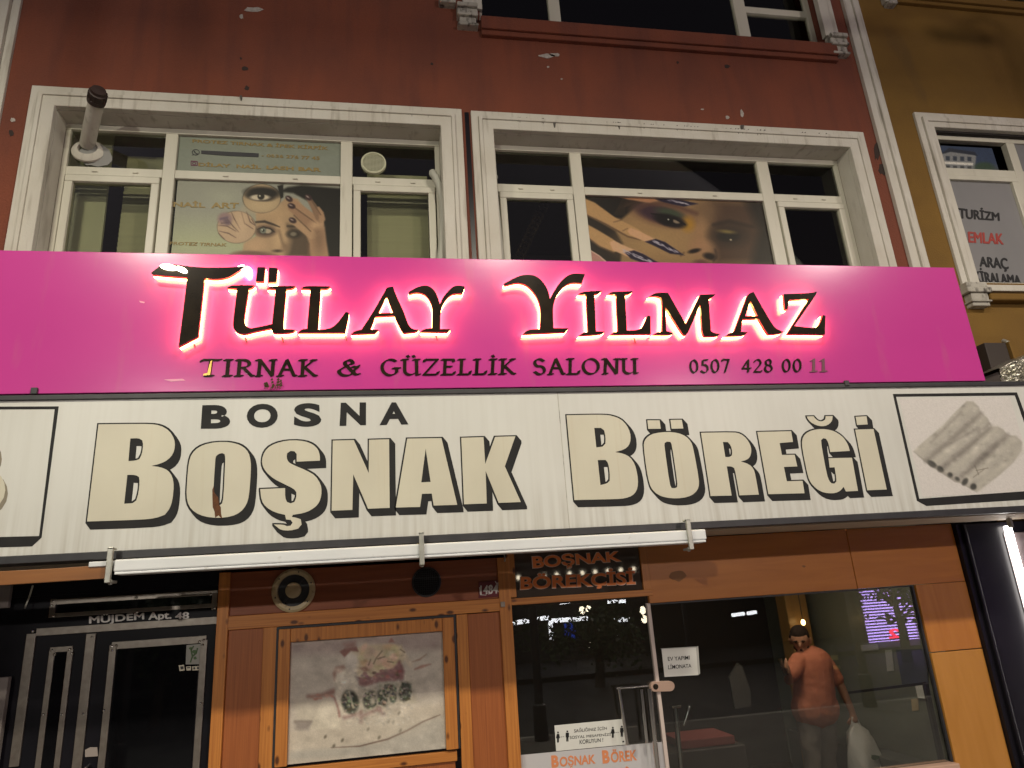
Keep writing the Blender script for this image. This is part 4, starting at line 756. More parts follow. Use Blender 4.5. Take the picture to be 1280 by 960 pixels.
BL = [(L1, [[(178,163),(350,161),(520,160),(590,170),(650,205),(683,260),(688,310),(675,360),(640,400),(590,425),(530,440),(590,448),(640,468),(670,510),(680,570),(672,660),(655,720),(620,765),(560,787),(470,798),(102,810)], [(390,257),(445,255),(470,270),(476,300),(468,360),(450,395),(420,405),(377,408)], [(370,500),(425,500),(448,515),(452,545),(445,620),(430,670),(405,688),(349,692)]]),
 (L2, [[(85,420),(105,360),(150,315),(220,288),(320,278),(400,290),(450,312),(485,350),(500,410),(500,480),(488,640),(470,700),(430,750),(370,778),(280,788),(190,778),(125,750),(85,705),(70,640),(75,540)], [(262,400),(268,375),(285,360),(308,355),(325,362),(330,385),(328,440),(318,650),(308,690),(290,705),(270,708),(250,690),(248,640)]]),
 (L2, [[(960,405),(805,412),(805,360),(790,343),(765,340),(742,355),(737,385),(750,415),(785,435),(870,470),(930,505),(965,560),(972,610),(965,660),(945,700),(900,735),(850,755),(780,766),(772,780),(800,785),(832,795),(838,830),(815,858),(760,872),(700,868),(668,842),(652,830),(720,832),(740,842),(765,838),(778,818),(765,800),(735,797),(728,766),(660,750),(600,715),(570,670),(562,595),(728,588),(728,650),(740,680),(765,690),(790,680),(803,650),(803,615),(785,592),(730,565),(650,525),(600,480),(578,440),(573,400),(590,345),(630,305),(700,278),(780,268),(860,275),(915,297),(948,330),(960,370)]]),
 (L3, [[(110,212),(290,207),(418,490),(420,205),(592,200),(597,788),(412,795),(285,500),(278,805),(100,812)]]),
 (L4, [[(62,195),(355,190),(490,762),(288,768),(272,665),(188,668),(172,780),(-36,785)], [(220,280),(262,565),(182,570)]]),
 (L4, [[(525,188),(715,182),(730,412),(815,180),(988,175),(898,432),(1035,738),(845,745),(733,470),(743,750),(548,757)]]),
 (L5, [[(55,132),(220,128),(380,127),(450,137),(520,165),(570,215),(600,280),(605,340),(590,390),(550,425),(470,447),(540,460),(600,490),(640,550),(662,640),(668,720),(655,780),(620,820),(560,843),(480,850),(122,858)], [(292,240),(350,240),(378,262),(390,320),(388,375),(365,400),(310,408)], [(322,515),(390,515),(412,540),(425,620),(425,690),(405,715),(345,730)]]),
 (L5, [[(715,400),(722,350),(755,310),(810,285),(920,273),(1010,283),(1075,310),(1120,355),(1140,410),(1190,680),(1188,750),(1155,800),(1095,832),(1000,845),(910,838),(840,815),(790,770),(765,720),(740,600)], [(893,400),(895,370),(915,357),(945,360),(958,385),(1005,710),(1003,745),(985,757),(955,755),(938,720)], [(748,175),(852,175),(862,247),(755,248)], [(945,172),(1042,170),(1055,245),(955,247)]]),
 (L6, [[(110,282),(390,277),(450,290),(500,330),(535,390),(542,440),(530,490),(500,515),(450,528),(520,550),(560,590),(575,640),(605,812),(440,818),(405,620),(395,585),(370,570),(330,570),(372,820),(192,824)], [(297,360),(340,362),(365,390),(378,440),(375,475),(355,490),(318,490)]]),
 (L6, [[(593,275),(882,268),(898,360),(783,370),(803,472),(912,470),(935,570),(820,575),(845,698),(980,693),(997,800),(688,808)]]),
 (L7, [[(562,437),(395,447),(378,365),(360,335),(335,328),(316,345),(320,400),(365,640),(385,695),(405,715),(430,718),(447,700),(447,670),(432,578),(390,580),(380,500),(580,496),(632,780),(530,785),(508,745),(480,780),(440,798),(380,802),(310,785),(250,740),(215,690),(195,620),(155,420),(152,340),(180,290),(240,258),(320,248),(400,258),(460,285),(510,325),(545,380)],
   [(192,142),(250,140),(270,165),(295,182),(325,185),(350,170),(357,140),(415,138),(412,175),(390,205),(350,225),(300,225),(245,205),(210,175)]]),
 (L7, [[(608,255),(765,250),(878,768),(712,775)], [(612,145),(705,140),(715,210),(625,215)]])]
SH = (.033, -.043)
for (ox, oy, s), loops in BL:
    W_ = [smooth_loop([XZ(x, y, YP) for x, y in zp(ox, oy, s, l)], 1, .62) for l in loops]
    f = mk('cream_letter', MB().region(W_, YP-.0042, YP-.0022), m_cream, ws)
    sh = []; w_ = .0095
    for l in W_:
        for (ax, az), (bx, bz) in zip(l, l[1:]+l[:1]):
            pts = [(p[0]+i*w_+k*SH[0], p[1]+j*w_+k*SH[1]) for p in ((ax,az),(bx,bz)) for i, j in ((-1,-1),(1,-1),(1,1),(-1,1)) for k in (0,1)]
            sh.append(hull(pts))
    mk('letter_shadow_print', MB().region(sh, YP-.0016, YP-.0002, 'any'), m_ink, f)
bt = MB()
for ch, q in (('B', [(253,506.5),(287,506),(288,535.5),(251,536)]), ('O', [(309,505),(347.5,504.5),(347,534.5),(308,535)]), ('S', [(368,504),(401,504),(402,533),(367,534)]), ('N', [(426,503.5),(457.5,503),(457.5,531.5),(424.5,532.5)]), ('A', [(485,503),(500,503),(510.5,530.5),(474.5,531.5)])):
    if ch == 'A': q = [(476,503),(509,503),(510.5,530.5),(474.5,531.5)]
    mk('small_lettering', text_px(MB(), ch, q, YP, .0016, base=.0002, offset=.045), m_ink, ws)
def line_loop(mb, outer, inner, **k): return mb.px([outer, inner], YP, YP-.0016, YP-.0002)
rf = MB(); line_loop(rf, [(1116,492.5),(1271,490.5),(1320,622),(1158,632.5),(1146,626)], [(1120,496),(1268.5,494.3),(1309,612),(1149,623.5)]); mk('picture_outline', rf, m_ink, ws)
lf = MB(); line_loop(lf, [(-170,509),(73.5,508),(52,672),(40,683),(-190,690)], [(-166,512.5),(68.5,511.5),(49,670),(-186,676)]); mk('picture_outline', lf, m_ink, ws)
mk('panel_seam', MB().box(X(703,560,YP)-.002, X(703,560,YP)+.002, YP-.0014, YP, wz0+fzb, wz1-fzt), m_trim_dirty, ws)
lb = MB(); text_px(lb, 'B', [(-75,541),(9,540),(6,645),(-90,650)], YP, .0016, base=.0018, offset=.06); mk('tan_lettering', lb, m_cream, ws)
lb = MB(); text_px(lb, 'B', [(-72,544),(12,544),(9,650),(-87,654)], YP, .0012, base=.0003, offset=.06); mk('tan_lettering_shade', lb, M('brown grey print', (.22,.19,.14), .5), ws)
def rust(P): pass
mk('rust_run', MB().px([zp(220,500,5.335,[(243,600),(252,575),(258,620),(282,650),(290,700),(300,715),(302,760),(310,790),(295,782),(285,770),(262,786),(258,745),(246,715)])], YP, YP-.0052, YP-.0044), m_rust, ws)
def borek(P):
    z = lambda pts: zp(1130,480,6,pts); e = lambda x, y: (1130+x/6, 480+y/6)
    P.poly(z([(68,505),(150,430),(290,315),(380,215),(470,128),(520,133),(560,170),(580,215),(630,260),(660,322),(700,318),(745,340),(775,382),(840,390),(886,435),(880,500),(820,590),(720,680),(545,812),(500,790),(430,745),(380,735),(280,668),(150,580)]), (158,154,146), .9)
    for a, b_ in (((578,225),(170,575)), ((655,325),(275,640)), ((775,385),(440,690)), ((700,445),(540,590))): P.line(z([a, ((a[0]+b_[0])/2+4, (a[1]+b_[1])/2+6), b_]), [3,6,4], (120,115,109), 3.6)
    for a, b_ in (((500,160),(130,500)), ((590,265),(225,590)), ((690,345),(350,670)), ((830,420),(480,720)), ((860,500),(560,770))): P.line(z([a, b_]), [8,9,6], (172,168,158), 4, .7)
    for a, b_ in (((430,210),(200,440)), ((640,300),(560,360)), ((560,330),(300,470))): P.line(z([a, b_]), 2.5, (126,121,116), 2, .6)
    for x_, y_, rx, ry in ((210,600,6.5,3), (272,638,4.5,3), (345,682,3,2.6), (400,712,3,2), (457,733,3,4.6), (520,770,3.6,3.6)): P.ell(e(x_,y_), (rx+1,ry+1), (128,124,117), .8, 1, 35); P.ell(e(x_,y_), (rx,ry), (66,66,62), .9, 1, 35)
    for a, b_ in (((530,610),(560,680)), ((520,700),(600,640)), ((540,650),(630,630))): P.line(z([a, b_]), .8, (104,98,90), .6)
    P.mottle(z([(68,505),(150,430),(290,315),(380,215),(470,128),(560,170),(630,260),(700,318),(775,382),(886,435),(820,590),(720,680),(545,812),(430,745),(280,668)]), 420, 3.2, 15)
    P.poly(z([(68,505),(150,580),(280,668),(380,735),(430,745),(545,812)]), (110,106,100), .5, .25); P.grain(.06)
pw = lin((205,190,184))
bp, _ = picture('pastry_picture', [(1136,497), (1270,497), (1290,617), (1140,619)], YP, 150, 120, lambda P: borek(P), printed('pastry print', .45), ws, 1.12, thick=.0005, bg=(194,190,187))

# awning bar under the sign, three clamps
aw = empty('awning_bar', (.3, 4.86, 2.4), 'white steel awning cassette bar hanging under the white sign', 'awning bar')
ya = 4.80; c = [XZ(141,702,ya), XZ(883,659,ya), XZ(883,675.5,ya), XZ(141,720,ya)]
az1 = (c[0][1]+c[1][1])/2; az0 = (c[2][1]+c[3][1])/2; ax0 = (c[0][0]+c[3][0])/2; ax1 = (c[1][0]+c[2][0])/2
print('awning', az0, az1, ax0, ax1)
mk('cassette', MB().box(ax0, ax1, ya, ya+.11, az0+.014, az1), m_tube, aw, bevel=.012, segs=3)
mk('front_lip', MB().box(ax0+.01, ax1-.01, ya+.0, ya+.13, az0-.002, az0+.013), m_tube, aw, bevel=.004)
mk('end_stub', MB().box(X(108,706,ya), ax0-.001, ya+.03, ya+.1, az1-.035, az1-.004), m_tube, aw, bevel=.004)
for q in (137, 527, 861):
    x_ = X(q, 700-(q-137)*.055, ya-.02); b = MB()
    b.box(x_-.016, x_+.016, ya-.03, ya-.004, az0-.05, az1+.075).box(x_-.016, x_+.016, ya-.004, ya+.1, az0-.05, az0-.034).box(x_-.016, x_+.016, ya-.03, ya+.04, az1+.06, az1+.074).cyl((x_, ya+.03, az0-.06), (x_, ya+.03, az0-.03), .012, n=8)
    mk('clamp', b, m_gal, aw, bevel=.004)
top('timber_batten', MB().px([[(-160,722),(0,714),(60,711),(133,706),(131,723),(0,731.5),(-160,740)]], 4.84, 4.84, 4.89), wood('brown batten', (.20,.075,.018), (.27,.105,.026), 'x', knots=False, fine=30, coat=0), 'brown timber batten with a chipped edge at the left end of the awning bar', 'batten', bevel=.003)

# ================================================================== wooden shopfront
sf = empty('wooden_shopfront', (1.7, YW, 0), 'wood clad bakery shopfront with knotty pine framing and a glass door', 'shopfront')
def pr(name, quad, y0, y1, mat, bev=.003, par=None):
    mb = MB(); mb.px([quad], YW, y0, y1); return mk(name, mb, mat, par or sf, bevel=bev)
ex = lambda p, q, t: (p[0]+(q[0]-p[0])*t, p[1]+(q[1]-p[1])*t)
zz = lambda pts: zp(250,660,3.2,pts)
def box_px(name, pts, y0, y1, mat, bev=.003, z0=None, par=None):
    a, b, c, d = [XZ(*p, YW) for p in pts]; x0 = (a[0]+d[0])/2; x1 = (b[0]+c[0])/2; z1 = (a[1]+b[1])/2; zb = (c[1]+d[1])/2 if z0 is None else z0
    return mk(name, MB().box(x0, x1, y0, y1, zb, z1), mat, par or sf, bevel=bev), (x0, x1, zb, z1)
box_px('post', zz([(80,180),(122,178),(90,960),(38,960)]), YW-.035, YW+.03, m_pine_v, z0=0)
box_px('fascia_board', zz([(122,178),(1190,120),(1200,285),(115,349)]), YW-.012, YW+.02, m_red_h)
box_px('rail', zz([(117,350),(1203,285),(1208,335),(110,405)]), YW-.03, YW+.02, m_pine_h)
box_px('side_panel', zz([(110,405),(252,395),(247,960),(90,960)]), YW-.01, YW+.02, m_red_v, z0=.35)
box_px('stile', zz([(252,398),(312,396),(298,960),(240,960)]), YW-.026, YW+.02, m_pine_v, z0=0)
box_px('stile', zz([(1030,347),(1076,343),(1085,960),(1040,960)]), YW-.026, YW+.02, m_pine_v, z0=0)
box_px('side_panel', zz([(1076,343),(1207,336),(1230,960),(1085,960)]), YW-.01, YW+.02, m_red_v, z0=.35)
box_px('post', zz([(1190,120),(1240,118),(1275,960),(1228,960)]), YW-.035, YW+.03, m_pine_v, z0=0)
box_px('lower_rail', zz([(345,957),(1025,890),(1030,930),(340,1000)]), YW-.026, YW+.02, m_pine_h)
box_px('lower_panel', zz([(345,1000),(1025,930),(1030,1300),(330,1300)]), YW-.01, YW+.02, m_red_v, z0=.3)
pf = empty('framed_picture', Q(460,880,YW), 'faded poster of stuffed pastry rolls on a plate in a pine frame', 'picture')
fq = zz([(316,410),(1016,352),(1028,888),(304,957)]); iq = zz([(362,460),(968,408),(985,880),(352,947)])
a = [XZ(*p, YW) for p in fq]; i_ = [XZ(*p, YW) for p in iq]
fx0, fx1, fz1 = (a[0][0]+a[3][0])/2, (a[1][0]+a[2][0])/2, (a[0][1]+a[1][1])/2; ix0, ix1, iz1, iz0 = (i_[0][0]+i_[3][0])/2, (i_[1][0]+i_[2][0])/2, (i_[0][1]+i_[1][1])/2, (i_[2][1]+i_[3][1])/2
fz0 = iz0-.005
mk('frame', MB().box(fx0, ix0, YW-.045, YW-.0, fz0, fz1).box(ix1, fx1, YW-.045, YW-.0, fz0, fz1).box(ix0+.001, ix1-.001, YW-.045, YW, iz1, fz1), m_pine_v, pf, bevel=.004)
mk('backing', MB().box(ix0, ix1, YW-.012, YW+.01, iz0, iz1).box(fx0-.018, fx0-.001, YW-.03, YW, fz0, fz1+.016).box(fx1+.001, fx1+.016, YW-.03, YW, fz0, fz1+.016).box(fx0-.001, fx1+.001, YW-.03, YW, fz1+.002, fz1+.016), m_black_flat, pf)
def food(P):
    z = lambda pts: zp(350,780,5.645,pts); e = lambda x, y: (350+x/5.645, 780+y/5.645); G = lambda v: tuple(x*1.28 for x in v)
    P.poly(z([(60,130),(1150,40),(1150,180),(900,190),(560,130),(420,210),(70,220)]), G((128,112,110)), 5)
    P.poly(z([(560,600),(1170,560),(1175,960),(50,960),(60,760),(220,740)]), G((150,140,126)), 4); P.poly(z([(380,875),(700,835),(1000,690),(1160,650),(1170,900),(60,960),(60,900)]), G((136,132,124)), 3)
    P.line(z([(360,872),(560,862),(760,812),(900,750),(1010,688),(1130,640)]), [.6,1.6,2,2.2,2,.6], G((84,62,52)), .8)
    P.poly(z([(110,520),(280,500),(300,600),(230,690),(120,680)]), G((150,142,128)), 4); P.line(z([(110,690),(240,690)]), 2.5, G((92,80,72)), 2); P.poly(z([(110,690),(230,690),(200,750),(110,740)]), G((112,102,98)), 3)
    P.line(z([(200,510),(290,505),(370,480),(400,460)]), [4,5,7,5], G((112,66,60)), 2.5, .85)
    for i in range(14): P.ell(e(200+rng.random()*180, 490+rng.random()*45), (2,1.4), G((128+rng.random()*40,88,76)), .8)
    P.poly(z([(205,745),(260,620),(300,530),(340,515),(385,560),(415,650),(430,740)]), G((158,150,134)), 1.6); P.line(z([(385,520),(415,600),(420,650)]), 3, G((128,84,76)), 1.4); P.ell(e(330,610), (8,14), G((168,160,145)), 5)
    P.poly(z([(380,420),(390,350),(460,320),(520,360),(552,440),(555,650),(470,690),(420,600),(395,520)]), G((160,152,138)), 1.5); P.ell(e(455,390), (10,9), G((172,165,152)), 5)
    P.poly(z([(370,350),(395,300),(450,290),(460,310),(400,345),(385,400)]), G((128,92,82)), 1.8); P.ell(e(415,325), (5,3), G((160,135,122)), 2)
    P.poly(z([(440,200),(470,215),(540,340),(560,380),(660,380),(850,280),(900,240),(860,150),(730,140),(600,150),(480,190)]), G((158,142,114)), 2)
    P.poly(z([(455,215),(500,190),(560,230),(540,320),(480,310)]), G((166,160,152)), 3)
    for i in range(26): P.ell(e(570+rng.random()*270, 160+rng.random()*160), (4+rng.random()*5,2+rng.random()*3), G((146+rng.random()*34,128+rng.random()*30,90+rng.random()*34)), 1.6, .8, rng.random()*180)
    for a_ in (((660,280),(680,240),(720,190)), ((625,290),(640,250)), ((850,180),(880,200)), ((690,245),(740,230)), ((760,265),(800,270))): P.line(z(a_), 1.3, G((96,80,62)), .8)
    P.poly(z([(545,375),(650,375),(720,330),(800,310),(845,255),(880,330),(870,395),(700,410),(600,440),(560,430)]), G((112,68,72)), 1.8); P.poly(z([(560,310),(600,300),(630,325),(600,340)]), G((132,92,78)), 1.5)
    for i in range(34): t = rng.random(); P.ell(e(570+t*290, 370+(rng.random()-.5)*60-t*30), (2.2,1.6), G((96+rng.random()*50,58+rng.random()*30,64+rng.random()*26)), .8)
    P.poly(z([(420,195),(460,170),(540,160),(555,195),(500,190),(455,235)]), G((110,62,58)), 1.2); P.poly(z([(450,140),(530,125),(535,165),(470,175)]), G((126,88,84)), 3); P.poly(z([(765,130),(785,92),(808,128)]), G((126,76,70)), .9)
    P.line(z([(930,268),(985,250),(1035,212)]), [1,2.6,.8], G((124,98,84)), 1); P.line(z([(950,320),(1000,300),(1065,282)]), [1.6,4,.8], G((128,86,76)), 1.2)
    P.ell(e(905,265), (3,8), G((160,146,128)), 2, 1, -30)
    P.poly(z([(550,480),(700,450),(940,400),(960,560),(820,560),(600,640),(560,620)]), G((140,132,116)), 3)
    dk = (44,50,42)
    def filling(cx, cy, rx, ry, rot, n):
        P.ell(e(cx,cy), (rx+2,ry+2), G((146,139,122)), 1.4, 1, rot); P.ell(e(cx,cy), (rx,ry), dk, 1.8, .95, rot)
        for _ in range(n):
            t = rng.random()*6.283; q = math.sqrt(rng.random())*.95; x_ = cx+math.cos(t)*rx*q*5.6; y_ = cy+math.sin(t)*ry*q*5.6
            P.ell(e(x_, y_), (.8+rng.random()*1.9, .7+rng.random()*1.4), G((26+rng.random()*34,32+rng.random()*32,26+rng.random()*26)) if rng.random() < .6 else G((104+rng.random()*50,104+rng.random()*44,84+rng.random()*40)), .7, .85, rng.random()*180)
    filling(496, 552, 10.5, 14.5, -8, 46); P.line(z([(486,476),(503,530),(512,575)]), [2.4,2.2,1], G((138,134,116)), 1)
    P.poly(z([(560,470),(620,455),(690,470),(700,560),(640,600),(580,600)]), G((142,135,118)), 2.2); filling(636, 535, 8.5, 11.5, 18, 34); P.ell(e(655,540), (3,5), G((136,130,112)), 1.4)
    P.poly(z([(690,420),(760,412),(830,420),(830,470),(800,540),(740,575),(710,520)]), G((108,108,94)), 2.4); filling(722, 520, 5.5, 10, -22, 24); filling(775, 470, 9, 8, 20, 46); filling(800, 520, 4, 6, 0, 14)
    filling(882, 478, 7.5, 12, 14, 34); P.line(z([(862,448),(895,432),(928,424)]), [2,3,1], G((50,54,46)), 1.2)
    for a_ in (((455,660),(540,640)), ((575,650),(700,600)), ((700,600),(730,640)), ((570,620),(572,690))): P.line(z(a_), 4.5, G((116,76,76)), 2.2, .8)
    for x_, y_ in ((622,742), (765,690), (840,630), (850,750), (380,860), (320,795), (700,800), (440,820), (800,690)): P.ell(e(x_,y_), (1.6,2.6), G((78,70,56)), .8, .9, 30)
    P.ell(e(760,700), (40,14), G((152,144,130)), 8, .6)
    for i in range(260):
        t = rng.random(); x_, y_ = 430+rng.random()*520, 380+rng.random()*330; P.ell(e(x_, y_), (.6+rng.random()*1.6, .5+rng.random()), G((88+rng.random()*90,)*3), .8, .28, rng.random()*180)
    P.mottle(z([(60,130),(1150,40),(1175,960),(50,960)]), 700, 5, 13); P.mottle(z([(380,330),(860,150),(950,420),(900,600),(560,680),(400,640)]), 420, 2.4, 26)
    gr = P.c.mean(-1, keepdims=True); P.c = (P.c*.62+gr*.38*np.array([1.03,1,.95]))*.86+np.array([182,172,160])*.14; P.grain(.08)
po, _ = picture('poster', iq, YW-.012, 240, 170, food, printed('food print', .3), pf, 1.15, bg=(188,178,166))
# transom with orange lettering
box_px('transom_frame', zp(600,660,3.2,[(120,276),(686,252),(688,276),(122,304)]), YW-.03, YW+.03, m_pine_h)
box_px('transom_post', zp(600,660,3.2,[(100,80),(136,80),(141,276),(122,280)]), YW-.024, YW+.03, m_pine_v)
box_px('transom_post', zp(600,660,3.2,[(634,60),(664,60),(684,262),(650,262)]), YW-.024, YW+.03, m_pine_v)
tp, tr_ = box_px('transom_panel', zp(600,660,3.2,[(136,60),(636,60),(652,256),(140,276)]), YW+.0, YW+.012, M('dark mirror panel', (.06,.045,.036), .03, spec=1))
z6 = lambda pts: zp(600,660,3.2,pts); t1 = MB(); t2 = MB()
for body, q in (('BOŞNAK', z6([(208,112),(558,91),(566,143),(213,173)])), ('BÖREKÇİSİ', z6([(162,180),(616,158),(622,236),(162,258)]))):
    text_px(t1, body, q, YW, .003, base=.004, offset=.03); v = text_px(t2, body, [(q[0][0]-.9,q[0][1]-.9),(q[1][0]+.9,q[1][1]-.9),(q[2][0]+.9,q[2][1]+.9),(q[3][0]-.9,q[3][1]+.9)], YW, .002, base=.0005, offset=.045)
mk('orange_lettering', t1, m_orange_print, tp); mk('lettering_outline', t2, M('pale outline', (.82,.62,.5), .5), tp)
# glass door
gl_l, gl_r = X(638,760,YW)+.01, X(812,754,YW); gz = Z(725,748,YW)-.03
gd = mk('glass_door', MB().box(gl_l, gl_r-.03, YW+.02, YW+.03, .02, gz), m_shopglass, sf)
mk('door_edge_seal', MB().box(gl_r-.024, gl_r+.006, YW+.0, YW+.04, .02, Z(812,754,YW)), M('pinkish plastic', (.62,.52,.48), .35), gd, bevel=.004)
lk = [z6(arc(697,634,18,20,90,270)+arc(757,632,18,20,-90,90))]; mk('lock', MB().px(lk, YW, YW-.02, YW+.02), M('dull brass plate', (.55,.38,.30), .4, metal=.4), gd, bevel=.004)
x_, z_ = XZ(818.5,858,YW); mk('keyhole', MB().lathe((x_, YW-.02, z_), (0,-1,0), [(0,.022),(.004,.02),(.006,.012),(.0065,0)], 16), m_black, gd)
h1 = MB(); xa, za = XZ(*z6([(555,640)])[0], YW); xb, zb = XZ(*z6([(668,636)])[0], YW)
h1.tube([Q(*z6([(546,642)])[0], YW-.05), Q(*z6([(670,632)])[0], YW-.05)], .008); 
for q0, q1 in (((556,645),(590,868)), ((645,645),(668,860)), ((676,642),(712,985))):
    h1.tube([Q(*z6([q0])[0], YW-.05), Q(*z6([q1])[0], YW-.05)], .014 if q0[0] < 670 else .02)
mk('pull_handle', h1, m_chrome, gd, smooth=50)
h2 = MB().tube([Q(*z6([(780,712)])[0], YW+.12), Q(*z6([(806,985)])[0], YW+.12)], .02).tube([Q(*z6([(765,718)])[0], YW+.08), Q(*z6([(800,712)])[0], YW+.14)], .012).tube([Q(*z6([(838,716)])[0], YW+.2), Q(*z6([(815,790)])[0], YW+.2)], .008)
top('inner_pull_bar', h2, m_chrome, 'steel pull bar standing behind the glass right of the door lock', 'handle', smooth=50)
# display window and veneer
dwx0, dwx1 = gl_r+.008, (X(1144.5,733.6,YW)+X(1192,960,YW))/2; dwz1 = (Z(812,752,YW)+Z(1144.5,733.5,YW))/2; dwz0 = Z(1150,957,YW)
dw = mk('display_window', MB().box(dwx0, dwx1-.02, YW+.02, YW+.03, dwz0, dwz1), m_shopglass, sf)
mk('window_edging', MB().box(dwx0, dwx1-.02, YW-.004, YW+.03, dwz1-.012, dwz1-.001).box(dwx1-.02, dwx1-.004, YW-.004, YW+.03, dwz0, dwz1), m_black_flat, dw)
hx1 = X(1188.5,662,YW); sx = X(1061,690,YW); tz1 = 2.462
mk('head_panel', MB().box(gl_r-.005, sx-.003, YW-.02, YW+.019, dwz1+.003, tz1).box(sx+.003, hx1-.001, YW-.02, YW+.019, dwz1+.003, tz1), m_ven_h, sf, bevel=.003)
cz_ = Z(1192,813,YW)
mk('veneer_pier', MB().box(dwx1+.002, hx1, YW-.022, YW+.03, cz_+.004, dwz1), m_ven_v, sf, bevel=.003)
mk('veneer_pier', MB().box(dwx1+.002, hx1, YW-.022, YW+.03, .0, cz_-.004), wood('golden veneer upright', (.46,.20,.035), (.52,.235,.05), 'z', knots=False, fine=11, coat=.18), sf, bevel=.003)
mk('window_sill', MB().box(dwx0, dwx1, YW-.06, YW+.1, dwz0-.06, dwz0-.002), M('pink sill', (.55,.36,.27), .35), sf, bevel=.006)
mk('stall_riser', MB().box(dwx0, dwx1, YW-.03, YW+.03, 0, dwz0-.065), m_ven_h, sf, bevel=.003)
mk('wood_scar', MB().px([blob(846,720,12,8,13,.3)], YW, YW-.0225, YW-.0195).px([blob(1003,708,3,1.6)], YW, YW-.0225, YW-.0195), M('worn veneer', (.25,.11,.035), .6), sf)

# round vents, number plate, little things on the fascia
def ring_thing(px, py, label, name, cat, mat, r_px):
    p = Q(px, py, YW); t = empty(name, (p.x, YW, p.z), label, cat); return t, p
v1, p = ring_thing(367.5, 738, 'round cream vent ring with a dark opening on the wooden fascia', 'ring_vent', 'vent', None, 27)
r_ = abs(X(394.5,738,YW)-p.x)
m_ivory = M('yellowed plastic', (.52,.42,.25), .45, var=(.4,.31,.17), vscale=(14,14,14), dirt=(.2,.14,.07), dscale=(30,30,30), dlo=.6, dhi=.8)
mk('ring', MB().lathe((p.x, YW-.012, p.z), (0,-1,0), [(0,r_),(.02,r_),(.03,r_*.9),(.026,r_*.74),(.0,r_*.72)], 40), m_ivory, v1, smooth=40)
mk('opening', MB().lathe((p.x, YW-.0125, p.z), (0,-1,0), [(0,r_*.73),(.002,r_*.73),(.002,0)], 32), m_black_flat, v1)
mk('hub', MB().lathe((p.x, YW-.0145, p.z), (0,-1,0), [(0,r_*.36),(.03,r_*.36),(.036,r_*.3),(.036,0)], 28), m_ivory, v1, smooth=40)
sp = MB()
for a_ in (50, 230): d = Vector((math.cos(math.radians(a_)), 0, math.sin(math.radians(a_)))); o_ = Vector((p.x, YW-.03, p.z)); sp.beam(o_+d*r_*.34, o_+d*r_*.8, .016, .01, (0,1,0))
mk('spoke', sp, m_black_flat, v1)
sc = MB()
for a_ in (20, 75, 140, 200, 260, 320): d = Vector((math.cos(math.radians(a_)), 0, math.sin(math.radians(a_)))); q = Vector((p.x, YW-.04, p.z))+d*r_*.86; sc.cyl(q, q-Vector((0,.003,0)), .006, n=8)
mk('screw', sc, m_black_flat, v1)
v2, p = ring_thing(533, 727.5, 'round black fan opening with a dark mesh on the wooden fascia', 'dark_vent', 'vent', None, 17); r_ = abs(X(550,727,YW)-p.x)
mk('rim', MB().lathe((p.x, YW-.012, p.z), (0,-1,0), [(0,r_*1.08),(.014,r_*1.06),(.016,r_*.98),(.004,r_*.96)], 36), m_black_flat, v2, smooth=40)
mk('opening', MB().lathe((p.x, YW-.013, p.z), (0,-1,0), [(0,r_),(.002,r_),(.002,0)], 32), M('soot black', (.006,.005,.005), .8), v2)
g = MB()
for i in range(-6, 7):
    h = r_*math.sqrt(max(0,1-(i/6.5)**2)); g.box(p.x-h, p.x+h, YW-.022, YW-.019, p.z+i*r_/6.5-.0015, p.z+i*r_/6.5+.0015); g.box(p.x+i*r_/6.5-.0015, p.x+i*r_/6.5+.0015, YW-.0255, YW-.0225, p.z-h, p.z+h)
mk('mesh', g, m_black_flat, v2)
np_ = empty('number_plate', Q(610,737,YW), 'small dark red house number plate scrawled over in white', 'number plate')
q4 = zp(320,690,4,[(1112,150),(1213,142),(1213,222),(1112,230)])
mk('plate', MB().px([q4], YW, YW-.02, YW-.0125), M('dark red enamel', (.13,.012,.02), .35), np_, bevel=.003)
wh = M('white paint', (.7,.66,.64), .6)
text_px(nm := MB(), '1484', zp(320,690,4,[(1120,168),(1206,162),(1206,208),(1120,214)]), YW, .002, base=.0205, offset=.02); mk('number', nm, wh, np_)
sc = MB()
for l in ([(1118,176),(1122,214),(1150,216),(1146,190)], [(1196,146),(1204,160),(1210,152),(1206,190),(1212,200)], [(1150,176),(1172,172),(1164,212)]): sc.tube([Q(*zp(320,690,4,[k])[0], YW-.0225) for k in l], .0035, 6)
mk('scrawl', sc, wh, np_)
bx_ = MB(); x_, z_ = XZ(627.5,755.5,YW); bx_.box(x_-.018, x_+.018, YW-.05, YW-.036, z_-.02, z_+.02); top('door_bell', bx_, M('grey metal', (.35,.3,.26), .4, metal=.5), 'small grey bell push on the pine post beside the transom', 'bell', bevel=.005)
x_, z_ = XZ(629,697,YW); top('hook', MB().tube([(x_,YW-.03,z_+.03),(x_,YW-.07,z_+.02),(x_,YW-.08,z_-.02),(x_,YW-.06,z_-.03)], .007, 8), m_gal, 'small white hook at the top of the pine door post', 'hook', smooth=50)

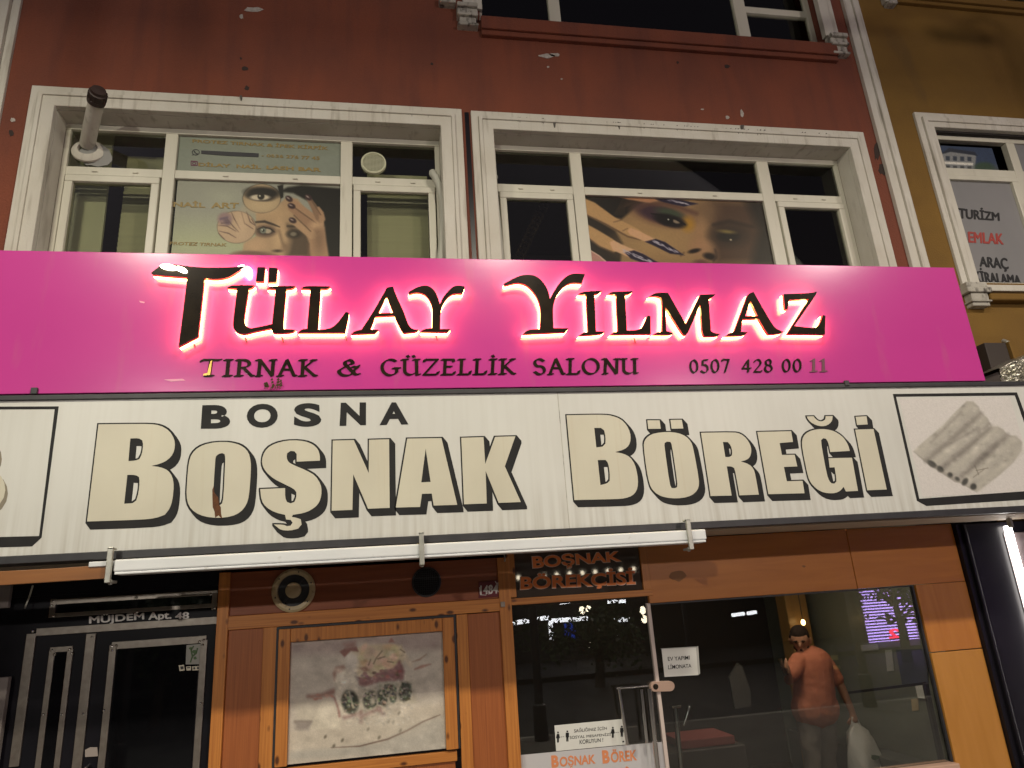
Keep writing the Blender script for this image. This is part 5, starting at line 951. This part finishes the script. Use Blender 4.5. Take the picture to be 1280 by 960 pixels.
# notices on the glass
def notice(name, quad, y, label, cat, texts, mat=m_paper, group=None):
    n = empty(name, Q(*quad[3], y), label, cat); mk('sheet', MB().px([quad], y, y-.002, y), mat, n)
    for body, q, mt, off in texts: mk('lettering', text_px(MB(), body, q, y, .0012, base=.0022, offset=off), mt, n)
    return n
YG = YW+.0195
ln_ = notice('paper_notice', z6([(726,484),(864,478),(872,588),(738,596)]), YG, 'white paper notice about lemonade taped to the display glass', 'notice',
   [('EV YAPIMI', z6([(750,516),(838,510),(838,526),(752,532)]), m_ink, .004), ('LİMONATA', z6([(752,543),(844,538),(845,558),(752,565)]), m_ink, .004)])
mk('tape_edge', MB().px([z6([(864,476),(872,472),(880,582),(872,588)])], YG, YG-.003, YG-.0005).px([z6([(722,482),(864,474),(864,478),(726,484)])], YG, YG-.003, YG-.0005), M('clear tape', (.45,.45,.42), .3), ln_)
z4 = lambda pts: zp(630,740,4.364,pts)
hn = notice('health_notice', z4([(275,728),(652,692),(662,832),(284,868)]), YG, 'white health notice with small figures stuck on the glass door', 'notice',
   [('SAĞLIĞINIZ İÇİN', z4([(382,742),(560,730),(560,753),(382,771)]), m_ink, .0), ('SOSYAL MESAFENİZİ', z4([(358,780),(582,766),(582,782),(358,802)]), m_ink, .0), ('KORUYUN !', z4([(412,806),(540,796),(540,816),(412,830)]), m_ink, .004)])
def figure(mb, cx, cy, skirt):
    P_ = lambda pts: z4([(cx+x, cy+y) for x, y in pts])
    mb.px([P_(ringloop(0,-26,5,5,12))], YG, YG-.0034, YG-.0022)
    if skirt: mb.px([P_([(-6,-19),(6,-19),(11,4),(5,6),(5,28),(-5,29),(-5,6),(-11,5)])], YG, YG-.0034, YG-.0022)
    else: mb.px([P_([(-9,-19),(9,-19),(9,6),(6,6),(6,29),(1,29),(0,8),(-1,29),(-6,29),(-6,6),(-9,6)])], YG, YG-.0034, YG-.0022)
g = MB()
for a in ((294,792,1), (345,786,0), (593,766,1), (642,760,0)): figure(g, *a)
for x_, y_ in ((313,790), (324,789), (611,766), (622,765)): g.px([z4([(x_-4,y_-1),(x_+4,y_-1),(x_+4,y_+1),(x_-4,y_+1)])], YG, YG-.0034, YG-.0022)
g.px([z4([(645,812),(654,811),(655,819),(646,820)])], YG, YG-.0034, YG-.0022)
mk('pictogram', g, m_ink, hn)
notice('door_banner', z4([(82,890),(884,815),(905,1100),(90,1130)]), YG+.0, 'white banner with orange pastry lettering across the lower glass door', 'banner',
   [('B', z4([(256,892),(297,888),(299,956),(260,960)]), m_peach, .05), ('OŞNAK', z4([(302,896),(497,882),(500,948),(304,968)]), m_peach, .03), ('B', z4([(533,864),(572,860),(578,932),(538,936)]), m_peach, .05), ('ÖREK', z4([(579,858),(722,848),(726,918),(584,932)]), m_peach, .03),
    ('ÇEŞİTLERİ', z4([(420,968),(680,950),(684,985),(424,1003)]), m_peach, .05)], M('white banner', (.55,.54,.56), .5))

# ================================================================== inside the shop
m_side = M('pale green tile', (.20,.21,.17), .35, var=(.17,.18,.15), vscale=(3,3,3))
sh = empty('shop_interior', (2.8, 8.2, 0), 'dim bakery interior with a pale green side wall behind the display glass', 'shop interior')
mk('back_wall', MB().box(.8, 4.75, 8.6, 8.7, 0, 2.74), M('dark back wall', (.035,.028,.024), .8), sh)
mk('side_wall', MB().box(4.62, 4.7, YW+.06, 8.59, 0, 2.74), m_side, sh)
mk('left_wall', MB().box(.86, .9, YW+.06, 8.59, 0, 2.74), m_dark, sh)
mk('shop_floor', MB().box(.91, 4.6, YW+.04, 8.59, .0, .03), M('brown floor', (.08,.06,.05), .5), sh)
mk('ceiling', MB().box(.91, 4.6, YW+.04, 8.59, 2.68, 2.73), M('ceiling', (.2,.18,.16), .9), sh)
Jn = lambda x, y, d: Q(940+x/4.365, 740+y/4.365, d)
def slab(quad, d, th, name, label, cat, mat, bev=.004):
    return top(name, MB().region([[(Jn(x, y, d).x, Jn(x, y, d).z) for x, y in quad]], d, d+th), mat, label, cat, bevel=bev)
a = Jn(190,100,7.3); b = Jn(305,100,7.3); top('timber_column', MB().box(a.x, b.x, 7.3, 7.5, .03, 2.67), wood('golden column', (.22,.125,.04), (.29,.165,.055), 'z', knots=False, fine=14), 'golden timber column behind the man in the shop', 'column', bevel=.005)
cb = empty('tall_fridge', Jn(380,300,7.6), 'tall grey cabinet with a wooden side behind the man', 'cabinet')
a = Jn(325,100,7.6); b = Jn(435,100,7.6); c_ = Jn(470,100,7.6); e_ = Jn(505,100,7.6)
mk('body', MB().box(a.x, b.x, 7.6, 8.1, .035, a.z), M('grey enamel', (.20,.19,.18), .4), cb, bevel=.008); mk('dark_side', MB().box(b.x+.001, c_.x, 7.65, 8.1, .035, a.z), m_dark, cb); mk('wooden_edge', MB().box(c_.x+.001, e_.x, 7.55, 8.1, .035, a.z+.02), m_ven_v, cb)
mk('figure_print', MB().region([[(a.x+.15+.05*math.cos(t*.5), a.z-.3+.12*math.sin(t*.5)) for t in range(12)]], 7.595, 7.599), m_dark, cb)
ct = empty('glass_counter', (4.2, 6.3, 0), 'glass serving counter with a black rim beside the shop side wall', 'counter')
p = [Jn(520,550,6.6), Jn(945,498,5.75)]
mk('rim', MB().beam(p[0], p[1], .03, .022), m_black_flat, ct); mk('post', MB().beam(Jn(945,500,5.72), Jn(1035,925,5.72), .035, .035), m_black_flat, ct).data
mk('body', MB().box(4.32, 4.56, 5.95, 8.0, .04, .5), M('counter base', (.10,.10,.095), .4), ct, bevel=.01)
mk('label', MB().box(4.598, 4.603, 6.0, 6.1, 1.0, 1.12), m_paper, ct)
for q, t in (((590,285,690,320), 'm'), ((725,318,775,432), 'n')):
    pass
def wallsheet(quad, name, label, cat, mat, xw=4.612):
    v = [QX(940+x/4.365, 740+y/4.365, xw) for x, y in quad]; mb = MB(); mb.add(v+[k+Vector((.004,0,0)) for k in v], [(0,1,2,3),(7,6,5,4),(0,4,5,1),(1,5,6,2),(2,6,7,3),(3,7,4,0)]); return top(name, mb, mat, label, cat)
wallsheet([(785,315),(950,310),(960,500),(820,510)], 'price_board', 'blue grey price board on the shop side wall', 'board', M('blue grey board', (.09,.10,.13), .5))
wallsheet([(592,290),(686,283),(690,318),(598,325)], 'wall_label', 'thin paper label on the shop side wall, left of the price board', 'label', M('pale label', (.36,.37,.34), .6))
wallsheet([(725,318),(762,314),(776,430),(738,434)], 'price_list', 'narrow price list on the shop side wall beside the price board', 'price list', M('pale list', (.37,.38,.35), .6))
wallsheet([(868,585),(905,580),(910,645),(874,650)], 'wall_switch', 'small white and yellow switch box low on the shop side wall', 'switch', m_ivory)
top('bakery_box', MB().box(X(852,920,6.3), X(917,920,6.3), 6.3, 6.7, .75, Z(880,925,6.3)).box(X(850,920,6.29), X(918,920,6.29), 6.29, 6.71, Z(880,925,6.3)-.05, Z(880,925,6.3)+.012), M('dull red carton', (.22,.05,.045), .6), 'dull red bakery carton on the counter behind the lock', 'box', bevel=.004)
top('service_counter', MB().box(1.0, X(930,920,6.25), 6.25, 6.8, .03, .748), M('dark counter', (.05,.04,.036), .4), 'dark low service counter behind the glass door', 'counter', bevel=.01)
top('reflection_shape', MB().px([zp(820,660,2.7826,[(255,520),(285,470),(300,480),(330,570),(330,620),(275,630)])], 7.0, 7.0, 7.03), M('dull grey shape', (.06,.056,.05), .8), 'dull grey shape standing in for a pale reflection in the shop', 'cloth')  # solid grey shape in place of a pale reflection in the glass
lamp_e = emis('warm bulb', (1.0,.62,.25), 14)
for i, (q, lab) in enumerate((((1004,778), 'small warm bulb hanging high near the timber column'),)):
    p = Q(*q, 7.2); t = empty('hanging_bulb', (p.x, p.y, p.z), lab, 'lamp'); mk('bulb', MB().ell(p, (.022,.022,.03)), lamp_e, t, smooth=60); mk('flex', MB().cyl(p+Vector((0,0,.03)), (p.x, p.y, 2.67), .004, n=6), m_black_flat, t)
for nm_, x_, y_ , e_w in (('a', 2.2, 7.6, 3), ('b', 3.4, 5.95, 22)):  # unseen fill lights added to brighten the shop and the man
    L = bpy.data.lights.new('shop_fill_light', 'AREA'); L.energy = e_w; L.size = .5; L.color = (1,.86,.68); lo = bpy.data.objects.new('shop_fill_light', L); COL.objects.link(lo); lo.location = (x_, y_, 2.6); lo.visible_camera = True
    top('fill_panel', MB().box(x_-.26, x_+.26, y_-.26, y_+.26, 2.625, 2.66), m_paper, ('square light panel added as fill deep in the shop' if nm_ == 'a' else 'square light panel added to brighten the man'), 'lamp', bevel=.006)

# ---- the man
DM = 6.55
J = lambda x, y, d=DM: Jn(x, y, d)
def capsules(segs, vox, name, mat, parent, smooth_it=6, folds=0):
    mb = MB()
    for a, b, ra, rb in segs:
        a = Vector(a); b = Vector(b); n = max(2, int((b-a).length/(min(ra,rb)*.5))+1)
        mb.cyl(a, b, ra, rb, 18); mb.ell(a, (ra,)*3, 16, 10); mb.ell(b, (rb,)*3, 16, 10)
    o = mk(name, mb, mat, parent); r = o.modifiers.new('remesh', 'REMESH'); r.mode = 'VOXEL'; r.voxel_size = vox; r.use_smooth_shade = True
    s_ = o.modifiers.new('smooth', 'SMOOTH'); s_.iterations = smooth_it; s_.factor = .5
    if folds:
        tx_ = bpy.data.textures.new('folds', 'CLOUDS'); tx_.noise_scale = .13; dm = o.modifiers.new('folds', 'DISPLACE'); dm.texture = tx_; dm.strength = folds; dm.mid_level = .5; dm.texture_coords = 'LOCAL'
    return o
hd = J(262,262); HR = .1
m_skin = M('skin', (.33,.165,.10), .6, spec=.3)
man_o = J(300, 700); man_o = Vector((man_o.x, DM, .03))
hip = Vector((J(355,690).x, DM, .86)); chest = J(330,400); neck = J(300,335); shl = J(238,372); shr = J(415,372)
shl.y -= .05; shr.y += .08
elr = J(487,520); wrr = J(545,650,DM-.03); hnr = J(558,698,DM-.04)
ell_ = J(200,480,DM-.1); wrl = J(192,432,DM-.26); hnl = J(186,412,DM-.32)
segs = [(neck, hd-Vector((0,.01,.03)), .055, .055), (hip+Vector((0,0,.05)), chest, .15, .155), (chest, neck-Vector((0,0,.03)), .13, .06), (shl, neck-Vector((0,0,.05)), .06, .055), (shr, neck-Vector((0,0,.05)), .06, .055),
  (shr, elr, .055, .043), (elr, wrr, .042, .03), (shl, ell_, .055, .043), (ell_, wrl, .042, .03), (wrl, hnl, .03, .032), (wrr, hnr, .028, .034)]
ft = Vector((0,-.1,0))
lk = Vector((J(305,800).x, DM, .47)); rk = Vector((J(410,800).x, DM+.06, .47)); la = Vector((J(300,800).x-.02, DM+.02, .1)); ra = Vector((J(420,800).x, DM+.1, .1))
segs += [(hip-Vector((.09,0,0)), lk, .09, .058), (lk, la, .056, .038), (hip+Vector((.09,0,0)), rk, .09, .058), (rk, ra, .056, .038), (la-Vector((0,0,.04)), la+Vector((-.05,-.17,-.045)), .036, .03), (ra-Vector((0,0,.04)), ra+Vector((.02,-.17,-.045)), .036, .03)]
# head: skull, jaw, nose, brow, ears, turned down and to the left
face = Vector((-.55,-.78,-.28)).normalized(); side = face.cross(Vector((0,0,1))).normalized(); upv = side.cross(face).normalized()
segs += [(hd+upv*.03+face*-.012, hd+upv*.02+face*.012, .088, .085), (hd-upv*.03+face*.02, hd-upv*.075+face*.05, .066, .042), (hd+face*.088+upv*.012, hd+face*.108-upv*.018, .011, .015), (hd+side*.032+upv*.022+face*.078, hd-side*.032+upv*.022+face*.078, .016, .016), (hd+side*.03-upv*.02+face*.065, hd-side*.03-upv*.02+face*.065, .022, .022),
  (hd+side*.022-upv*.05+face*.07, hd-side*.022-upv*.05+face*.07, .014, .014), (hd+side*.088+upv*.01, hd+side*.09-upv*.03, .018, .012), (hd-side*.088+upv*.01, hd-side*.09-upv*.03, .018, .012)]
def fingers(w, h, out, curl, th):
    d = (h-w).normalized(); s_ = d.cross(out).normalized(); r = []
    for i, (o_, l_) in enumerate(((-.027,.062), (-.009,.072), (.009,.068), (.026,.052))):
        p0 = h+s_*o_; p1 = p0+(d*.8+curl*.5).normalized()*l_*.55; p2 = p1+(d*.2+curl).normalized()*l_*.5; r += [(p0, p1, .0095, .009), (p1, p2, .009, .0075)]
    t0 = h-d*.02+s_*th*.03; t1 = t0+(d*.6+s_*th*.8).normalized()*.035; r += [(t0, t1, .011, .0095), (t1, t1+(d*.5+curl*.6).normalized()*.03, .0095, .008)]; return r
segs += fingers(wrr, hnr, Vector((0,-1,0)), Vector((-.6,.5,.1)), 1) + fingers(wrl, hnl, Vector((-1,0,0)), Vector((.5,.3,.5)), 1)
man = capsules(segs, .0085, 'person', m_skin, None, 4)
tag(man, 'man in an orange t-shirt behind the display glass, looking at his phone', 'person')
m_shirt = M('orange cotton', (.43,.14,.075), .85, var=(.36,.115,.06), vscale=(7,7,7), bump=.3, bscale=(18,18,10))
capsules([(hip+Vector((0,-.005,.08)), chest, .185, .18), (hip+Vector((-.06,0,.06)), hip+Vector((.06,0,.06)), .165, .165), (chest, neck-Vector((0,0,.075)), .165, .085), (shl, neck-Vector((0,0,.085)), .076, .075), (shr, neck-Vector((0,0,.085)), .078, .075), (shr, shr.lerp(elr,.72), .078, .072), (shl, shl.lerp(ell_,.72), .076, .07)], .011, 't_shirt', m_shirt, man, folds=.024)
m_trs = M('grey beige cotton', (.20,.17,.15), .85, var=(.16,.135,.12), vscale=(8,8,5), bump=.3, bscale=(14,14,8))
capsules([(hip-Vector((.085,0,0)), lk, .108, .078), (lk, la+Vector((0,0,.03)), .078, .062), (hip+Vector((.085,0,0)), rk, .108, .078), (rk, ra+Vector((0,0,.03)), .078, .062), (hip-Vector((.06,0,-.06)), hip+Vector((.06,0,.06)), .135, .135)], .011, 'trousers', m_trs, man, folds=.03)
m_hair = M('dark hair', (.018,.012,.009), .95, var=(.03,.02,.015), vscale=(40,40,40), bump=.5, bscale=(90,90,90), spec=.1)
capsules([(hd+upv*.042-face*.034, hd+upv*.056+face*.012, .088, .074), (hd-upv*.0-face*.035, hd+upv*.03-face*.03, .075, .084), (hd+side*.062+upv*.045+face*.012, hd+side*.07-upv*.0-face*.02, .03, .026), (hd-side*.062+upv*.045+face*.012, hd-side*.07-upv*.0-face*.02, .03, .026)], .008, 'hair', m_hair, man, 3)
capsules([(hd-upv*.075+face*.055, hd-upv*.07+face*.055, .036, .036), (hd-upv*.055+side*.05+face*.03, hd-upv*.082+face*.06, .022, .03), (hd-upv*.055-side*.05+face*.03, hd-upv*.082+face*.06, .022, .03)], .006, 'beard', m_hair, man, 3)
ey = MB()
for sgn in (-1, 1): ey.ell(hd+face*.086+side*.031*sgn+upv*.006, (.012,.008,.006), 10, 7)
mk('eye', ey, m_black, man, smooth=60); mk('eyebrow', MB().tube([hd+face*.092+side*.05+upv*.02, hd+face*.098+side*.02+upv*.026], .006, 6).tube([hd+face*.092-side*.05+upv*.02, hd+face*.098-side*.02+upv*.026], .006, 6), m_hair, man)
capsules([(la-Vector((0,0,.06)), la+Vector((-.055,-.185,-.055)), .045, .036), (ra-Vector((0,0,.06)), ra+Vector((.02,-.185,-.055)), .045, .036)], .01, 'shoes', m_black_flat, man)
ph = MB().beam(hnl+Vector((-.03,-.035,-.06)), hnl+Vector((-.06,-.02,.08)), .072, .009, (-.5,.6,.3)); top('mobile_phone', ph, m_black, 'dark mobile phone held up in the raised hand of the man', 'phone', bevel=.003)
bg = empty('carrier_bag', hnr, 'white plastic carrier bag hanging from the hand of the man', 'bag')
V_ = []; F_ = []; rows = [(.01,.025,.02), (-.03,.05,.03), (-.08,.10,.05), (-.16,.125,.08), (-.26,.15,.10), (-.36,.165,.11), (-.44,.165,.11), (-.49,.14,.08), (-.5,.0,.0)]
nb_ = 36; bc = hnr+Vector((.0,0,-.02))
for j, (h, rx, ry) in enumerate(rows):
    for i in range(nb_):
        t = 2*math.pi*i/nb_; k = 1+.09*math.sin(5*t+j)+.06*math.sin(11*t+2.3*j)+.03*random.random(); V_.append(bc+Vector((math.cos(t)*rx*k+(-h)*.10, math.sin(t)*ry*k, h)))
for j in range(len(rows)-1): F_ += [(j*nb_+i, j*nb_+(i+1)%nb_, (j+1)*nb_+(i+1)%nb_, (j+1)*nb_+i) for i in range(nb_)]
m_bag = M('white plastic bag', (.62,.60,.58), .4, var=(.55,.53,.5), vscale=(9,9,6), bump=.6, bscale=(14,14,10))
b0 = MB(); b0.v = [tuple(v) for v in V_]; b0.f = F_; mk('bag_body', b0, m_bag, bg, smooth=70)
mk('bag_handle', MB().tube([bc+Vector((-.04,0,-.05)), hnr+Vector((-.02,-.01,.025)), hnr+Vector((.02,.01,.025)), bc+Vector((.05,0,-.05))], .014, 8), m_bag, bg, smooth=60)
tq = MB(); p = bc+Vector((.035,-.11,-.31)); text_w(tq, 'MARKET', p.x-.06, p.x+.08, p.z, p.z+.05, p.y, .003, offset=.03)
mk('green_print', MB().region([blob(bc.x+.06, bc.z-.28, .05, .028, 12, .4)], bc.y-.108, bc.y-.09), M('green print', (.05,.10,.05), .5), bg)

# ================================================================== neighbour on the right
nb1 = empty('black_portal', (5.2, YW, 0), 'black painted portal of the neighbouring shop with a lit white strip', 'shopfront')
x0 = hx1+.004
mk('pier', MB().box(x0, x0+.05, YW-.06, YW+.02, 0, 2.45).box(x0+.05, x0+.075, YW-.09, YW+.02, 0, 2.45).box(x0+.075, x0+.5, YW-.05, YW+.02, 0, 2.45), m_door, nb1, bevel=.004)
mk('head', MB().box(x0+.5, 8, YW-.05, YW+.3, 2.36, 2.45), m_door, nb1, bevel=.004)
lx = X(1270,700,YW-.1)
mk('light_strip', MB().box(lx, lx+.05, YW-.10, YW-.06, 0.1, Z(1266,657,YW-.1)), emis('lit strip', (1.0,.93,.86), 14), nb1, bevel=.004)
mk('strip_holder', MB().box(lx-.01, lx+.4, YW-.058, YW-.052, 0, 2.35), M('silver casing', (.3,.25,.26), .35), nb1)
mk('lit_window', MB().box(lx+.45, 9, YW+.1, YW+.12, 0, 2.35), m_shopglass, nb1)
mk('back_wall', MB().box(lx+.4, 9, YW+1.5, YW+1.6, 0, 2.35), m_greywall, nb1)
x_, z_ = XZ(1262,652,5.3); top('small_bracket', MB().box(x_-.012, x_+.012, 5.28, 5.32, z_-.05, 2.462), m_gal, 'small grey hanger under the right end of the white sign', 'bracket', bevel=.003)

# air conditioner with foil cover, junction box
ac = empty('covered_air_unit', Q(1265,478,5.2), 'air conditioner wrapped in crumpled silver foil at the right edge', 'air conditioner')
fv = [Q(1236,462,5.2), Q(1284,438,5.2), Q(1300,486,5.2), Q(1243,482,5.2)]
cx_ = (X(1236,462,5.2), 6.6); za_, zb_ = 3.62, Z(1284,440,5.2)
V_ = []; F_ = []; nx_, nz_ = 40, 22
for j in range(nz_+1):
    for i in range(nx_+1):
        s_, t = i/nx_, j/nz_; zt_ = Z(1236,463,5.2)+(zb_-Z(1236,463,5.2))*min(1, s_*2.2); V_.append((cx_[0]+.02*t+s_*1.0, 5.1+.02*math.sin(9*s_*3)+.022*rng.random()+(.35*max(0,t-.97)/.03), za_+(zt_-za_)*t))
for j in range(nz_): F_ += [(j*(nx_+1)+i, j*(nx_+1)+i+1, (j+1)*(nx_+1)+i+1, (j+1)*(nx_+1)+i) for i in range(nx_)]
fo = MB(); fo.v = V_; fo.f = F_; mk('foil_cover', fo, M('crumpled foil', (.62,.60,.52), .28, metal=.85, var=(.3,.28,.22), vscale=(16,16,16), bump=.8, bscale=(28,28,28)), ac)
mk('casing', MB().box(cx_[0]+.06, cx_[0]+.98, 5.17, 5.5, za_, Z(1236,463,5.2)-.02), m_greywall, ac, bevel=.01); mk('bracket', MB().box(cx_[0]-.02, cx_[0]+.03, 5.13, YW, 3.585, 3.61).box(cx_[0]+.8, cx_[0]+.84, 5.13, YW, 3.585, 3.61), m_black_flat, ac)
jb = empty('junction_box', Q(1238,440,5.45), 'dark open junction box on the yellow wall right of the pink sign', 'junction box')
a = Q(1222,432,5.5); b = Q(1258,452,5.5)
mk('box', MB().box(a.x, b.x-.03, 5.42, YW-.001, b.z-.12, a.z), M('brown black box', (.035,.025,.02), .6), jb, bevel=.006); mk('cover', MB().beam((b.x-.02, 5.44, a.z), (b.x-.01, 5.44, b.z-.06), .02, .1, (0,1,0)), m_yel, jb)
mk('pipe_elbow', MB().tube([Q(1254,426,5.55), Q(1260,428,5.5), Q(1262,440,5.5), Q(1264,452,5.5)], .02, 10), m_gal, jb, smooth=50)

# ================================================================== across the street (seen in the glass)
def mirror(px, py, yreal): p = Q(px, py, 2*YW-yreal); return Vector((p.x, yreal, p.z))
ob = empty('street_building', (2, -13, 0), 'dark building across the street, reflected in the shop glass', 'building')
m_ob = M('dark render', (.035,.03,.027), .85); 
mk('wall', MB().box(-30, 40, -14.5, -14, 0, 13), m_ob, ob)
wn = MB()
for i in range(18):
    for j in range(3): wn.box(-26+i*3.4, -24.4+i*3.4, -13.99, -13.96, 4.6+j*3, 6.3+j*3)
mk('window_row', wn, m_darkglass, ob); mk('canopy', MB().box(-30, 40, -13.99, -12.2, 3.3, 3.5), m_trim, ob)
m_fl = emis('fluorescent tube', (.95,.95,1.0), 9); m_bulb = emis('warm white globe', (1,.86,.62), 13)
for i, (a, b) in enumerate((((641,779),(686,772)), ((690,776),(735,773)), ((762,776),(787,774)), ((700,753),(722,750)), ((760,752),(782,751)), ((688,776),(690,800)), ((766,776),(770,795)))):
    p, q = mirror(*a, -12), mirror(*b, -12); o = top('tube_light', MB().cyl(p, q, .07, n=10), m_fl, 'white tube light of the shops across the street, reflected in the glass door', 'lamp', group='tube lights across the street')
for i, (x_, y_) in enumerate(((728,763), (736,762), (804,763), (806,774), (739,805), (746,805))):
    top('globe_light', MB().ell(mirror(x_, y_, -12), (.10,.10,.13)), m_bulb, 'round globe light across the street, reflected in the glass door', 'lamp', group='globe lights across the street', smooth=60)
top('light_row', MB().cyl(mirror(916,769,-12), mirror(931,767,-12), .06, n=10).cyl(mirror(935,767,-12), mirror(946,765,-12), .06, n=10), m_fl, 'row of white lights across the street, reflected in the display glass', 'lamp')
fs = empty('light_string', (mirror(720,718,-12).x, -12, 3.4), 'string of small warm bulbs across the street, reflected above the glass door', 'string lights')
mk('cord', MB().tube([mirror(648+16*i,722-1.2*i-1.5*(i % 2),-12)+Vector((0,0,.05)) for i in range(10)], .012, 6), m_black_flat, fs)
for i in range(10): mk('bulb', MB().ell(mirror(648+16*i,722-1.2*i,-12), (.06,.06,.07)), m_bulb, fs, smooth=60)
bs = mirror(712,788,-12); top('blue_sign', MB().box(bs.x-.16, bs.x+.16, -12, -11.9, bs.z-.22, bs.z+.22).ell((bs.x+.16, -11.85, bs.z-.14), (.12,.06,.14)), emis('blue lit sign', (.03,.10,.8), 1.6), 'small blue lit sign across the street', 'sign')
# led screen and the tree before it
c = [mirror(1088,738,-11), mirror(1152,735,-11), mirror(1152,802,-11), mirror(1088,803,-11)]
sx0, sx1 = min(p.x for p in c), max(p.x for p in c)+1.4; sz0, sz1 = (c[2].z+c[3].z)/2, max(p.z for p in c)+.4
ls = empty('led_screen', ((sx0+sx1)/2, -11, 0), 'lit violet street screen with rows of light, reflected in the display glass', 'screen')
mk('casing', MB().box(sx0-.06, sx1+.06, -11.2, -11.02, sz0-.06, sz1+.06).box((sx0+sx1)/2-.1, (sx0+sx1)/2+.1, -11.2, -11.05, 0, sz0-.06), m_black_flat, ls)
mb = MB(); n_ = 22
for i in range(n_): z_ = sz0+(sz1-sz0)*i/n_; mb.box(sx0, sx1, -11.018, -11.0, z_+.02, z_+(sz1-sz0)/n_-.03)
mk('light_row', mb, emis('violet pixels', (.55,.36,1.0), 8), ls)
hgt = sz1-sz0; w = sx1-sx0
mk('black_lettering', text_w(MB(), 'Perakende', sx1-.05, sx0+w*.1, sz0+hgt*.28, sz0+hgt*.44, -10.995, .01, flip=True, offset=.05), m_black_flat, ls)
mk('red_lettering', text_w(MB(), '2  95  12', sx1-.05, sx0+w*.2, sz0+hgt*.05, sz0+hgt*.2, -10.995, .01, flip=True, offset=.04), emis('red pixels', (1,.03,.10), 7), ls)
def tree(name, base, h, r, label, n=2600):
    t = empty(name, base, label, 'tree'); b = Vector(base); tr = MB()
    tr.tube([b, b+Vector((.06,0,h*.3)), b+Vector((-.03,.05,h*.55)), b+Vector((.05,0,h*.8))], [.14,.11,.08,.04], 9)
    for i in range(7): a = 2*math.pi*i/7+.4; s0 = b+Vector((0,0,h*(.4+.05*i))); tr.tube([s0, s0+Vector((math.cos(a)*r*.4, math.sin(a)*r*.4, h*.12)), s0+Vector((math.cos(a)*r*.75, math.sin(a)*r*.75, h*.26))], [.05,.03,.012], 6)
    mk('trunk', tr, M('bark', (.07,.055,.045), .9), t)
    lv = MB(); cl = [(rng.normal(size=3)) for _ in range(26)]
    cl = [b+Vector((c_[0]*r*.42, c_[1]*r*.42, h*.74+c_[2]*h*.13)) for c_ in cl]
    for i in range(n):
        c_ = cl[i % len(cl)]+Vector(rng.normal(size=3))*r*.17; u = Vector(rng.normal(size=3)).normalized(); w_ = u.cross(Vector(rng.normal(size=3))).normalized(); s_ = .05+.05*rng.random()
        lv.add([c_-u*s_, c_+w_*s_*.5, c_+u*s_, c_-w_*s_*.5], [(0,1,2,3)])
    mk('crown', lv, M('leaves', (.05,.085,.03), .6), t)
p = mirror(1128,790,-6.5); tree('street_tree', (p.x, -6.5, -.13), p.z+1.9, 1.0, 'leafy street tree before the violet screen, reflected in the display glass', 900)
p = mirror(745,800,-7); tree('street_shrub', (p.x, -7, -.13), 1.75, 1.5, 'low leafy street shrub reflected in the middle of the glass door')
p = mirror(200,800,-7); tree('street_tree', (p.x, -7, -.13), 2.7, 1.6, 'street tree reflected in the dark apartment door')
p = mirror(980,880,-3); t = empty('bollard', (p.x, -.9, 0), 'black bollard with pale bands at the kerb, reflected in the display glass', 'bollard')
mk('post', MB().lathe((p.x,-.9,-.0), (0,0,1), [(0,.06),(.9,.055),(.95,.04),(.96,0)], 18), m_black_flat, t, smooth=50); mk('band', MB().lathe((p.x,-.9,.7), (0,0,1), [(0,.0575),(.0,.06),(.08,.06),(.08,.0565)], 18).lathe((p.x,-.9,.55), (0,0,1), [(0,.0575),(.0,.06),(.06,.06),(.06,.0565)], 18), M('yellow band', (.6,.5,.2), .5), t)

# ---- street lamps (kerb light falls steeply on the facade; the far two are added fill)
WHERE = ['at the kerb left of the shop', 'at the kerb in the middle', 'at the kerb right of the shop', 'added as fill across the street, to the left', 'added as fill across the street, to the right']
for i, (x_, y_, z_, pw_, lc, aim) in enumerate(LAMPS):
    bx = x_+(-.5 if i in (0, 3) else .5); by = -.3 if i < 3 else -10.6
    t = empty('street_lamp', (bx, by, 0), 'tall grey street lamp '+WHERE[i], 'street lamp')
    mk('post', MB().lathe((bx,by,0), (0,0,1), [(0,.11),(.5,.1),(.52,.07),(z_+.1,.045),(z_+.14,0)], 18), m_black_flat, t, smooth=50)
    mk('arm', MB().tube([(bx,by,z_+.05), (bx+(x_-bx)*.4, by+(y_-by)*.4, z_+.25), (x_, y_+.0, z_+.15)], .03), m_black_flat, t, smooth=50)
    L = bpy.data.lights.new('street_lamp_light', 'AREA'); L.shape = 'RECTANGLE'; L.size = .54; L.size_y = .3; L.energy = pw_; L.color = lc
    lo = bpy.data.objects.new('street_lamp_light', L); COL.objects.link(lo); lo.parent = t; lo.location = Vector((x_, y_, z_))-ORG[t.name]
    d = (Vector(aim)-Vector((x_, y_, z_))).normalized() if aim else Vector((0,0,-1))
    lo.rotation_euler = d.to_track_quat('-Z', 'Y').to_euler()
    c0 = Vector((x_, y_, z_)); up_ = (0,0,1) if aim else (0,1,0)
    mk('head', MB().beam(c0-d*.12, c0-d*.03, .6, .36, up_), m_black_flat, t, bevel=.02)
    mk('diffuser', MB().beam(c0-d*.028, c0-d*.012, .56, .32, up_), emis('lamp diffuser', (1,.85,.6), 6), t)
